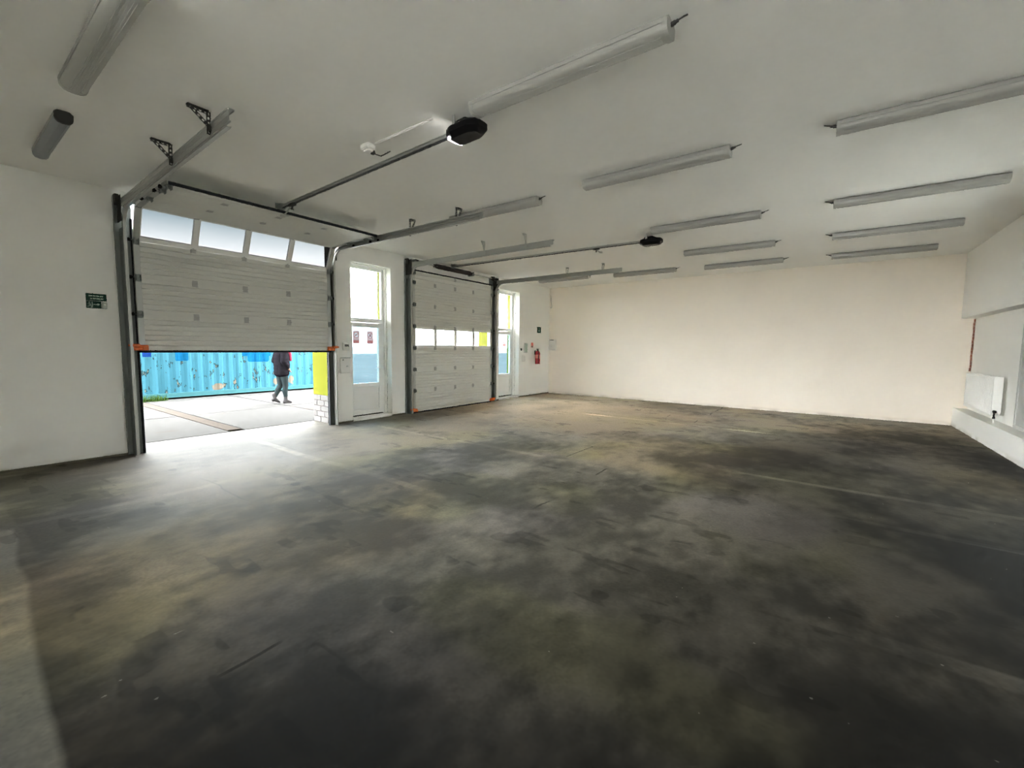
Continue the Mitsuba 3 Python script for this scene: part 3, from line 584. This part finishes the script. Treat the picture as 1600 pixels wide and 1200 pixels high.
def tube_light(xc, yc, label, gl=(1,), grey=False):
    t = thing('emergency_light', label, 'ceiling light') if grey else thing('tube_light', label, 'ceiling light', 'long tube lights on the ceiling')
    M = frame([xc, yc, H], [0.78 if grey else 1, 0, 0], [0, 0.74 if grey else 1, 0], [0, 0, 1])
    obj('tray', S['tray'], None, t, M=M)
    obj('diffuser', S['cover_grey' if grey else 'cover'], None, t, M=M)
    for s in (-1, 1):
        Mc = M @ frame([s * (LF / 2 - 0.032), 0, 0], [s, 0, 0], [0, s, 0], [0, 0, 1])
        k = obj('end_cap', S['cap_dark' if (grey and s > 0) else 'cap_grey' if grey else 'cap'], None, t, M=Mc)
        if s in gl: obj('cable_gland', S['gland'], None, k, M=Mc)
    return t
ord_ = ['nearest', 'second', 'third', 'fourth', 'farthest']
for i, y in enumerate((2.80, 4.79, 7.20, 9.23, 11.02)):
    tube_light(5.93, y, ['tube light over the glowing opener head, nearest of the middle row across the ceiling', 'second tube light of the middle row, just beyond the glowing opener', 'third tube light of the middle row, just nearer than the unlit opener head', 'fourth tube light of the middle row, just beyond the unlit opener head', 'farthest tube light of the middle row, nearest to the end wall'][i], (1,) if i else (1,))
for i, y in enumerate((4.84, 7.24, 9.25, 11.15)):
    tube_light(8.33, y, ['tube light at the right edge of the photo, nearest of the right row', 'second tube light of the right row', 'third tube light of the right row, second from the end wall', 'farthest tube light of the right row, next to the end wall'][i], (-1,))
tube_light(3.65, 0.80, 'large tube light at the top left corner, cut by the top edge of the photo', ())
tube_light(3.62, 4.93, 'tube light half hidden behind the track of the raised gate', (1,))
tube_light(3.72, 10.92, 'tube light close to the end wall, right of the end of the farthest gate track', (1,))
tube_light(1.52, 10.72, 'tube light nearest to the far corner, partly below the farthest gate track', (1,))
tube_light(1.56, 0.845, 'small grey ceiling light with a dark open end, left edge above the exit sign', (), True)

# ------------------------------------------------------------------ things on the gate wall
def exit_sign():
    t = thing('exit_sign', 'dark green two part emergency exit sign on the wall left of the raised gate', 'sign')
    up = obj('text_plate', bb(0.001, 0.006, 1.262, 1.458, 2.046, 2.134, 0.001), 'm_green', t)
    for z, segs in ((2.105, ((1.290, 1.325), (1.329, 1.352), (1.356, 1.388), (1.392, 1.425))), (2.072, ((1.300, 1.322), (1.326, 1.360), (1.364, 1.392), (1.396, 1.426)))):
        for a, b in segs: obj('lettering', bb(0.006, 0.0072, a, b, z - 0.008, z + 0.008, 0.0004), 'm_sign_pale', up)
    lo = obj('symbol_plate', bb(0.001, 0.006, 1.262, 1.402, 1.95, 2.042, 0.001), 'm_green', t)
    man = unary_union([Point(1.292, 2.025).buffer(.007), LineString([(1.292, 2.012), (1.297, 1.990)]).buffer(.006), LineString([(1.297, 1.990), (1.312, 1.975), (1.308, 1.958)]).buffer(.004), LineString([(1.296, 1.990), (1.284, 1.972), (1.272, 1.970)]).buffer(.004), LineString([(1.276, 2.000), (1.292, 2.010), (1.306, 1.998)]).buffer(.0035), sbox(1.314, 1.956, 1.322, 2.034)])
    obj('running_figure', yz_slab(man, 0.006, 0.0072), 'm_sign_pale', lo)
    obj('arrow', yz_slab(unary_union([sbox(1.328, 1.994, 1.372, 2.003), Polygon([(1.368, 1.980), (1.368, 2.016), (1.390, 1.9985)])]), 0.006, 0.0072), 'm_sign_pale', lo)
exit_sign()
t = thing('call_point', 'small pale box on the wall at the lower right of the exit sign', 'switch')
obj('body', bb(0.001, 0.035, 1.405, 1.455, 1.945, 2.035, 0.006), 'm_grey_box', t)
obj('button', cyl((0.035, 1.43, 2.0), (0.042, 1.43, 2.0), 0.012), 'm_white_box', t)

t = thing('gate_control', 'white control box with a dark display between the raised gate and the glazed door', 'control box')
obj('body', bb(0.001, 0.05, 4.81, 4.945, 1.42, 1.575, 0.008), 'm_white_box', t)
obj('display', bb(0.05, 0.053, 4.835, 4.925, 1.492, 1.535, 0.002), 'm_display', t, 'dark display')
obj('button', cat(*[cyl((0.05, 4.85 + 0.03 * i, 1.455), (0.055, 4.85 + 0.03 * i, 1.455), 0.008, 10) for i in range(3)]), 'm_white_box', t)
t = thing('fuse_box', 'flat white fuse box under the control box beside the raised gate', 'fuse box')
obj('body', bb(0.001, 0.045, 4.745, 4.955, 0.98, 1.275, 0.006), 'm_white_box', t)
obj('lid', bb(0.045, 0.062, 4.74, 4.96, 1.268, 1.288, 0.004), 'm_grey_box', t, 'projecting grey lip')
obj('lock', cyl((0.045, 4.80, 1.235), (0.052, 4.80, 1.235), 0.012), 'm_display', t)
obj('label', bb(0.045, 0.0465, 4.86, 4.91, 1.10, 1.125, 0.0004), 'm_grey_box', t)

t = thing('wall_switch', 'small dark switch right of the far tall door', 'switch')
obj('plate', bb(0.001, 0.012, 10.81, 10.90, 1.43, 1.50, 0.003), 'm_display', t); obj('rocker', bb(0.012, 0.018, 10.835, 10.875, 1.445, 1.485, 0.003), 'm_black_metal', t)
t = thing('meter_box', 'pale grey upright box between the dark switch and the red sign', 'box')
obj('body', bb(0.001, 0.04, 11.0, 11.16, 1.36, 1.66, 0.006), 'm_grey_box', t); obj('cover', bb(0.04, 0.046, 11.015, 11.145, 1.385, 1.63, 0.003), 'm_sign_pale', t)
t = thing('low_socket', 'white socket box below the pale grey box', 'socket')
obj('body', bb(0.001, 0.035, 10.89, 11.05, 1.08, 1.28, 0.008), 'm_white_box', t); obj('flap', bb(0.035, 0.042, 10.905, 11.035, 1.10, 1.20, 0.004), 'm_white_box', t)
t = thing('extinguisher_sign', 'small square red sign up left of the fire extinguisher', 'sign')
obj('plate', bb(0.001, 0.004, 11.40, 11.53, 1.52, 1.68, 0.001), 'm_sign_pink', t); obj('symbol', bb(0.004, 0.005, 11.43, 11.50, 1.585, 1.665, 0.0004), 'm_sign_red', t); obj('band', bb(0.004, 0.005, 11.41, 11.52, 1.53, 1.575, 0.0004), 'm_display', t)
t = thing('direction_sign', 'small dark green sign high on the wall above the fire extinguisher', 'sign')
obj('plate', bb(0.001, 0.004, 11.75, 11.97, 2.0, 2.19, 0.001), 'm_green', t); obj('arrow', yz_slab(unary_union([sbox(11.85, 2.08, 11.87, 2.16), Polygon([(11.815, 2.085), (11.905, 2.085), (11.86, 2.03)])]), 0.004, 0.005), 'm_sign_pale', t)

def lathe(prof, c, n=28):
    m = trimesh.creation.revolve(np.array(prof), sections=n); m.apply_translation(c); m.fix_normals(); return m
t = thing('fire_extinguisher', 'red fire extinguisher hanging on the wall near the corner', 'fire extinguisher')
ec = (0.11, 11.63, 1.0)
obj('cylinder', lathe([(0, 0.0), (0.070, 0.0), (0.078, 0.012), (0.080, 0.03), (0.080, 0.34), (0.074, 0.375), (0.055, 0.402), (0.03, 0.415), (0.024, 0.42), (0, 0.42)], ec), 'm_red', t, smooth=35)
obj('valve', cat(cyl((0.11, 11.63, 1.41), (0.11, 11.63, 1.47), 0.018), bb(0.09, 0.13, 11.59, 11.665, 1.45, 1.475, 0.005)), 'm_black_metal', t, 'dark valve')
obj('lever', cat(bb(0.10, 0.12, 11.58, 11.74, 1.48, 1.492, 0.003), bb(0.10, 0.12, 11.62, 11.75, 1.455, 1.465, 0.003)), 'm_black_metal', t)
obj('hose', tube([(0.13, 11.60, 1.46), (0.18, 11.55, 1.44), (0.20, 11.535, 1.36), (0.198, 11.54, 1.22), (0.19, 11.55, 1.10), (0.185, 11.555, 1.03)], 0.010), 'm_rubber', t, 'black hose', smooth=60)
lab = trimesh.creation.cylinder(0.0808, 0.12, sections=28); lab.apply_translation((0.11, 11.63, 1.24))
obj('label', lab, 'm_sign_pink', t, smooth=40)
obj('bracket', cat(bb(0.001, 0.03, 11.60, 11.66, 1.30, 1.44, 0.003), bb(0.001, 0.03, 11.61, 11.65, 1.36, 1.40, 0.003)), 'm_black_metal', t)

t = thing('alarm_box', 'white box with a dark top slot on the end wall at the corner', 'box')
obj('body', bb(0.05, 0.30, D - 0.11, D - 0.001, 1.44, 1.80, 0.012), 'm_white_box', t); obj('slot', bb(0.085, 0.24, D - 0.114, D - 0.108, 1.772, 1.79, 0.002), 'm_black_metal', t, 'dark slot'); obj('door', bb(0.075, 0.275, D - 0.118, D - 0.109, 1.47, 1.76, 0.004), 'm_white_box', t); obj('latch', bb(0.168, 0.18, D - 0.122, D - 0.117, 1.56, 1.64, 0.002), 'm_grey_box', t)
tag(obj('hanging_cable', tube([(0.05, D - 0.012, 3.25), (0.055, D - 0.012, 3.05), (0.09, D - 0.014, 2.93), (0.085, D - 0.014, 2.86), (0.06, D - 0.012, 2.83), (0.045, D - 0.012, 2.9)], 0.008), 'm_grey_box', smooth=60), 'grey cable loop hanging high in the corner of the end wall', 'cable')

# ------------------------------------------------------------------ radiator in the niche
t = thing('radiator', 'white panel radiator in the niche of the side wall', 'radiator')
ry0, ry1, rz0, rz1 = 10.22, 11.98, 0.48, 1.115
def flute(y0, y1, x0, depth, n):
    pts = []
    for i in range(n):
        a, b = y0 + (y1 - y0) * i / n, y0 + (y1 - y0) * (i + 1) / n; w = b - a
        pts += [(x0, a), (x0, a + w * 0.55), (x0 + depth, a + w * 0.68), (x0 + depth, a + w * 0.87)]
    pts += [(x0, y1), (x0 + 0.018, y1), (x0 + 0.018, y0)]
    return Polygon(pts)
obj('front_panel', cat(extr(flute(ry0 + 0.02, ry1 - 0.02, 9.80, 0.006, 34), rz1 - rz0 - 0.06, frame([0, 0, rz0 + 0.03], [1, 0, 0], [0, 1, 0], [0, 0, 1])), bb(9.796, 9.82, ry0, ry1, rz1 - 0.04, rz1 - 0.005, 0.006), bb(9.796, 9.82, ry0, ry1, rz0, rz0 + 0.04, 0.006)), 'm_radiator', t)
obj('back_panel', bb(9.885, 9.903, ry0 + 0.02, ry1 - 0.02, rz0, rz1 - 0.01, 0.005), 'm_radiator', t)
obj('side_cover', bb(9.80, 9.905, ry0 - 0.004, ry0 + 0.003, rz0 + 0.05, rz1 + 0.002, 0.002), 'm_radiator', t, 'side cover'); obj('side_cover', bb(9.80, 9.905, ry1 - 0.003, ry1 + 0.004, rz0 + 0.05, rz1 + 0.002, 0.002), 'm_radiator', t)
obj('top_grille', cat(*[bb(9.81, 9.90, ry0 + 0.01 + i * 0.035, ry0 + 0.03 + i * 0.035, rz1 - 0.004, rz1 + 0.003, 0.001) for i in range(49)]), 'm_radiator', t)
obj('valve', cat(cyl((9.83, ry0 - 0.004, 0.555), (9.83, ry0 - 0.06, 0.555), 0.022, 16), cyl((9.83, ry0 - 0.02, 0.555), (9.83, ry0 - 0.02, 0.46), 0.012, 12), cyl((9.83, ry0 - 0.02, 0.465), (9.83, ry0 - 0.02, 0.44), 0.017, 12)), 'm_black', t, 'dark valve')
obj('pipe', cyl((9.83, ry0 - 0.02, 0.372), (9.83, ry0 - 0.02, 0.45), 0.008, 10), 'm_radiator', t)
obj('wall_bracket', cat(*[bb(9.90, NB - 0.0005, y - 0.02, y + 0.02, z - 0.03, z + 0.03, 0.003) for y in (10.5, 11.7) for z in (0.65, 1.0)]), 'm_galv', t)

# ------------------------------------------------------------------ the yard
yd = struct('yard', bb(-70, -0.70, -60, 110, -0.25, -0.03, 0.001), 'm_yard_base', 'pale concrete yard of big slabs outside the gates')
xs = [-0.72, -3.32, -6.42, -9.5, -12.6]
ys = [-5.5, -3.3, -1.1, 1.0, 3.10]; ys2 = [3.34, 5.36, 7.5, 9.65, 11.8, 14.0, 16.2, 18.4]
slabc = {}
for i in range(4):
    for seq in (ys, ys2):
        for a, b in zip(seq[:-1], seq[1:]):
            k = (i, round(b - a, 3))
            if k not in slabc: slabc[k] = shape(bb(xs[i + 1] + 0.018, xs[i] - 0.018, 0.018, b - a - 0.018, -0.03, 0.0, 0.006), 'm_slab')
            obj('slab', slabc[k], None, yd, M=frame([0, a + random.uniform(-.003, .003), random.uniform(-0.004, 0.0)], [1, 0, 0], [0, 1, 0], [0, 0, 1]))
obj('drain_strip', bb(-12.6, -0.9, 3.115, 3.325, -0.03, -0.004, 0.003), 'm_channel', yd, 'narrow gravelly strip between the slabs')
for a, b in GATES: obj('gate_sill', bb(-0.70, -0.151, a + 0.001, b - 0.001, -0.03, -0.002, 0.003), 'm_floor', fa)
obj('paving', cat(bb(-70, -12.61, -60, 110, -0.029, -0.003), bb(-12.60, -0.71, -60, -5.51, -0.029, -0.003), bb(-12.60, -0.71, 18.41, 110, -0.029, -0.003)), 'm_slab', yd)

cn = struct('added_canopy', bb(-5.4, -0.72, -2.5, 6.3, 4.9, 5.0, 0.01), 'm_roof', 'unseen flat roof added outside the raised gate to block sky light')  # unseen roof put in to keep overhead sky light off the floor
for yy in (-2.4, 2.0, 6.2): obj('post', bb(-5.38, -5.26, yy - 0.06, yy + 0.06, 0.0, 4.9) if yy < 0 else bb(-5.38, -5.26, yy - 0.06, yy + 0.06, 4.7, 4.9), 'm_galv_dark', cn)
struct('bounce_ground', bb(10.4, 60, -40, 60, -0.25, -0.01, 0.001), 'm_bounce_ground')  # unseen ground, made pale to throw daylight up onto the ceiling
# ------------------------------------------------------------------ shipping container
t = thing('shipping_container', 'long blue corrugated shipping container with rust marks, standing across the yard', 'container')
cx, c0, c1, cw, ch = -6.85, 2.90, 8.96, 2.44, 2.59
def corr(L, n, d):
    pts = []; w = L / n
    for i in range(n): pts += [(i * w, 0), (i * w + w * 0.27, 0), (i * w + w * 0.5, -d), (i * w + w * 0.77, -d)]
    pts += [(L, 0)]; return pts
def corrug_panel(L, n, z0, z1):
    p = corr(L, n, 0.036); q = [(a, b - 0.003) for a, b in p[::-1]]
    return extr(Polygon(p + q), z1 - z0)
side = corrug_panel(c1 - c0 - 0.3, 22, 0.165, ch - 0.12)
M1 = frame([cx - 0.008, c0 + 0.15, 0.165], [0, 1, 0], [-1, 0, 0], [0, 0, 1]); m = side.copy()
# wave lies in (along, depth): depth is negative = towards -x
m.apply_transform(frame([cx - 0.008, c0 + 0.15, 0.165], [0, 1, 0], [1, 0, 0], [0, 0, 1])); m.fix_normals()
obj('side_wall', m, 'm_container', t, 'corrugated blue side with rust marks')
m = side.copy(); m.apply_transform(frame([cx - cw + 0.045, c0 + 0.15, 0.165], [0, 1, 0], [1, 0, 0], [0, 0, 1])); m.fix_normals()
obj('side_wall', m, 'm_container', t)
end = corrug_panel(cw - 0.3, 9, 0.165, ch - 0.12)
for yy in (c0 + 0.04, c1 - 0.01):
    m = end.copy(); m.apply_transform(frame([cx - cw + 0.15, yy, 0.165], [1, 0, 0], [0, 1, 0], [0, 0, 1])); m.fix_normals(); obj('end_wall', m, 'm_container', t)
for x in (cx, cx - cw): obj('bottom_rail', cat(bb(x - 0.05, x + 0.004, c0 + 0.15, c1 - 0.15, 0.05, 0.17, 0.006), bb(x - 0.01, x + 0.018, c0 + 0.15, c1 - 0.15, 0.045, 0.06, 0.003)), 'm_container_rail', t, 'greenish bottom rail'); obj('top_rail', bb(x - 0.05, x + 0.004, c0 + 0.15, c1 - 0.15, ch - 0.13, ch - 0.04, 0.006), 'm_container_rail', t)
for x in (cx, cx - cw + 0.15):
    for y in (c0, c1 - 0.15):
        k = obj('corner_post', bb(x - 0.15, x, y, y + 0.15, 0.10, ch - 0.1, 0.006), 'm_container_rail', t)
        obj('corner_casting', cat(bb(x - 0.165, x + 0.01, y - 0.008, y + 0.158, 0.0, 0.118, 0.008), bb(x - 0.165, x + 0.01, y - 0.008, y + 0.158, ch - 0.118, ch, 0.008)), 'm_container_rail', k)
obj('roof', bb(cx - cw + 0.04, cx - 0.04, c0 + 0.04, c1 - 0.04, ch - 0.06, ch - 0.03, 0.01), 'm_container_rail', t); obj('deck', bb(cx - cw + 0.04, cx - 0.05, c0 + 0.04, c1 - 0.04, 0.12, 0.16, 0.004), 'm_container_rail', t)
def patch(poly, mat, lab):
    # paint follows the corrugated sheet: a thin copy of the wave cut to the outline
    L = c1 - c0 - 0.3; p = corr(L, 22, 0.036); sheet = Polygon([(a, b + 0.003) for a, b in p] + [(a, b + 0.0005) for a, b in p[::-1]])
    y0, z0, y1, z1 = poly.bounds
    A = Manifold.extrude(__import__('manifold3d').CrossSection([np.array(sheet.exterior.coords)[:-1][::-1]] if not sheet.exterior.is_ccw else [np.array(sheet.exterior.coords)[:-1]]), z1 - z0)
    A = A.transform(np.array([[0, 1, 0, cx - 0.008], [1, 0, 0, c0 + 0.15], [0, 0, 1, z0]], float)) if False else A
    mm = A.to_mesh(); tm = trimesh.Trimesh(mm.vert_properties[:, :3], mm.tri_verts, process=False)
    tm.apply_transform(frame([cx - 0.008, c0 + 0.15, z0], [0, 1, 0], [1, 0, 0], [0, 0, 1])); tm.invert()
    A = Manifold(Mesh(np.array(tm.vertices, np.float32), np.array(tm.faces, np.uint32)))
    pm = yz_slab(poly, cx - 0.2, cx + 0.2)
    B = Manifold(Mesh(np.array(pm.vertices, np.float32), np.array(pm.faces, np.uint32)))
    R = (A ^ B).to_mesh()
    obj('painted_mark', trimesh.Trimesh(R.vert_properties[:, :3], R.tri_verts, process=False), mat, t, lab)
patch(sbox(3.40, 1.165, 3.58, 1.60), 'm_patch_dark', 'dark blue painted square')
patch(sbox(4.14, 1.09, 4.36, 1.60).buffer(0.04, 6), 'm_patch', 'mid blue painted block with round corners')
patch(unary_union([sbox(5.82, 1.20, 6.60, 1.65), sbox(6.0, 1.06, 6.50, 1.65).buffer(0.04, 6)]).buffer(0.03, 6), 'm_patch', 'wide mid blue painted mark with a rounded foot')
# weeds at the foot of the container
vs, fs = [], []
for i in range(240):
    b = np.array([cx + 0.12 + RNG.uniform(-.06, .16), 3.25 + RNG.uniform(0, 0.62) ** 1.2, -0.01]); hgt = RNG.uniform(.05, .20); a = RNG.uniform(0, 6.28)
    side_ = np.array([math.cos(a), math.sin(a), 0]) * 0.006; lean = np.array([RNG.uniform(-.06, .06), RNG.uniform(-.06, .06), hgt])
    k = len(vs); vs += [b - side_, b + side_, b + lean * .6 + side_ * .8, b + lean * .6 - side_ * .8, b + lean]; fs += [[k, k + 1, k + 2], [k, k + 2, k + 3], [k + 3, k + 2, k + 4]]
k = obj('weeds', trimesh.Trimesh(vs, fs, process=False), 'm_weed'); labels[k] = {'label': 'green weeds at the foot of the blue container', 'category': 'weeds', 'kind': 'stuff'}

# ------------------------------------------------------------------ the person walking across the yard (towards +y)
def bones(segs, L=0.02, it=12):
    acc = None
    for (p, r), (q, s) in segs:
        a = Manifold.sphere(r, 20).translate(tuple(map(float, p))); b = Manifold.sphere(s, 20).translate(tuple(map(float, q)))
        h = Manifold.batch_hull([a, b]); acc = h if acc is None else acc + h
    mm = acc.refine_to_length(L).to_mesh(); m = trimesh.Trimesh(mm.vert_properties[:, :3], mm.tri_verts)
    trimesh.smoothing.filter_taubin(m, iterations=it); return m
def person(px, py):
    t = thing('person', 'person in a black coat, leggings and ankle boots walking past the blue container', 'person')
    O = np.array([px, py, 0.0])
    V = lambda x, y, z: O + np.array([x, y, z])
    hipR, hipL = V(.085, .0, .86), V(-.085, .0, .86)
    kneeL, anL = V(-.07, -.01, .47), V(-.06, -.17, .15)         # rear (left) leg, heel lifting
    kneeR, anR = V(.07, .055, .48), V(.065, .055, .095)       # front (right) leg
    body = [((V(0, 0, .93), .125), (V(0, .0, 1.12), .105)), ((V(0, 0, 1.12), .105), (V(0, .0, 1.32), .115)), ((V(-.13, 0, 1.37), .06), (V(.13, 0, 1.37), .06)), ((V(0, 0, 1.30), .11), (V(0, .005, 1.40), .075)),
            ((V(0, .01, 1.40), .052), (V(0, .025, 1.49), .05)), ((V(0, .035, 1.58), .092), (V(0, .06, 1.53), .07)), ((V(0, .03, 1.60), .092), (V(0, .045, 1.61), .088)),
            ((hipR, .098), (kneeR, .058)), ((hipL, .098), (kneeL, .058)), ((kneeR, .056), (V(.07, .035, .33), .054)), ((V(.07, .035, .33), .054), (anR, .036)), ((kneeL, .056), (V(-.065, -.09, .33), .054)), ((V(-.065, -.09, .33), .054), (anL, .036)),
            ((V(0, .115, 1.565), .014), (V(0, .138, 1.545), .012)), ((V(.088, .03, 1.56), .016), (V(.09, .02, 1.585), .018)), ((V(-.088, .03, 1.56), .016), (V(-.09, .02, 1.585), .018)),
            ((anR, .036), (V(.07, .17, .035), .026)), ((anL, .036), (V(-.06, -.06, .045), .026))]
    for s in (1, -1):
        sh, el, wr_ = V(.185 * s, 0, 1.36), V(.225 * s, -.06, 1.10), V(.18 * s, .07, .93)
        body += [((sh, .052), (el, .042)), ((el, .042), (wr_, .028)), ((wr_, .028), (V(.165 * s, .105, .89), .034))]
        palm = V(.165 * s, .11, .885)
        for i, (dx, ln) in enumerate(((-.024, .052), (-.008, .062), (.008, .058), (.022, .045))):
            k1 = palm + np.array([dx * s * .6, .02, -.03]); k2 = k1 + np.array([0, ln * .6, -ln * .75])
            body += [((palm + np.array([dx * s * .6, 0, 0]), .012), (k1, .0095)), ((k1, .0095), (k2, .0082))]
        body += [((palm, .013), (palm + np.array([-.035 * s, .025, -.02]), .010)), ((palm + np.array([-.035 * s, .025, -.02]), .010), (palm + np.array([-.035 * s, .05, -.04]), .009))]
    obj('body', bones(body, 0.012, 8), 'm_skin', t, smooth=True)
    obj('leggings', bones([((hipR, .105), (kneeR, .068)), ((hipL, .105), (kneeL, .068)), ((hipR, .105), (hipL, .105)), ((kneeR, .066), (V(.07, .035, .33), .064)), ((V(.07, .035, .33), .064), (V(.066, .055, .17), .047)), ((kneeL, .066), (V(-.065, -.09, .33), .064)), ((V(-.065, -.09, .33), .064), (V(-.06, -.15, .2), .047))]), 'm_leggings', t, smooth=True)
    coat = [((V(0, .01, 1.0), .185), (V(0, .01, 1.2), .175)), ((V(-.11, .01, 1.33), .10), (V(.11, .01, 1.33), .10)), ((V(0, .01, 1.2), .175), (V(0, .01, 1.33), .13)), ((V(0, .01, 1.38), .085), (V(0, .02, 1.43), .078))]
    for a in np.linspace(0, 2 * np.pi, 10, endpoint=False):
        coat.append(((V(.10 * math.cos(a), .075 * math.sin(a) + .005, 1.02), .10), (V(.125 * math.cos(a), .085 * math.sin(a), .80), .085)))
    for s in (1, -1):
        coat += [((V(.185 * s, 0, 1.345), .080), (V(.235 * s, -.06, 1.10), .068)), ((V(.235 * s, -.06, 1.10), .068), (V(.19 * s, .06, .955), .054))]
    cm = bones(coat, 0.022, 10)
    v = np.array(cm.vertices); nn = np.array(cm.vertex_normals)
    quilt = 0.007 * np.abs(np.sin((v[:, 2] - 0.03) * math.pi / 0.085))
    cm.vertices = v + nn * quilt[:, None]
    obj('coat', cm, 'm_coat', t, smooth=True)
    hem = [((V(.13 * math.cos(a), .088 * math.sin(a), .775), .075), (V(.13 * math.cos(a + .7), .088 * math.sin(a + .7), .775), .075)) for a in np.linspace(0, 2 * np.pi, 10)]
    obj('hem', bones(hem, 0.03, 6), 'm_coat_trim', t, 'black lower band of the coat', smooth=True)
    obj('scarf', cat(bones([((V(.085 * math.cos(a), .03 + .085 * math.sin(a), 1.42), .035), (V(.085 * math.cos(a + .8), .03 + .085 * math.sin(a + .8), 1.42), .035)) for a in np.linspace(0, 2 * np.pi, 9)], 0.02, 6), bones([((V(.05, .12, 1.40), .03), (V(.07, .195, 1.30), .032)), ((V(.07, .195, 1.30), .032), (V(.075, .205, 1.13), .03))], 0.02, 4)), 'm_pink', t, 'pink scarf', smooth=True)
    for s, an, toe, heel, nm in ((1, anR, V(.07, .185, .028), V(.065, .018, .045), 'R'), (-1, anL, V(-.06, -.05, .035), V(-.06, -.21, .115), 'L')):
        up = an + np.array([0, (-.0 if s > 0 else -.01), .09])
        k = obj('boot', bones([((up, .050), (an, .046)), ((an, .046), (heel, .040)), ((an, .044), (toe, .026)), ((heel, .038), (toe, .024)), ((heel, .036), (an + (toe - an) * .6, .034))], 0.014, 6), 'm_boot', t, 'grey heeled ankle boot', smooth=True)
        hb = heel + (np.array([0, -.012, -.045]) if s > 0 else np.array([0, .006, -.055]))
        obj('heel', cyl(heel + np.array([0, -.006, -.02]), hb + np.array([0, 0, 0.004]), 0.026, 12, 0.021), 'm_coat_trim', k)
    obj('hair', cat(bones([((V(0, -.01, 1.62), .098), (V(0, .015, 1.645), .092)), ((V(0, -.035, 1.60), .085), (V(0, -.05, 1.44), .065)), ((V(.07, -.01, 1.58), .04), (V(.08, -.02, 1.45), .03)), ((V(-.07, -.01, 1.58), .04), (V(-.08, -.02, 1.45), .03))], 0.018, 5)), 'm_hair', t, smooth=True)
    obj('eye', cat(*[trimesh.creation.icosphere(2, 0.009).apply_translation(V(.033 * s, .121, 1.583)) for s in (1, -1)]), 'm_eye', t)
    obj('mouth', bb(*(px - .024, px + .024), *(py + .122, py + .132), 1.515, 1.523, .002), 'm_pink', t)
person(-3.80, 5.475)
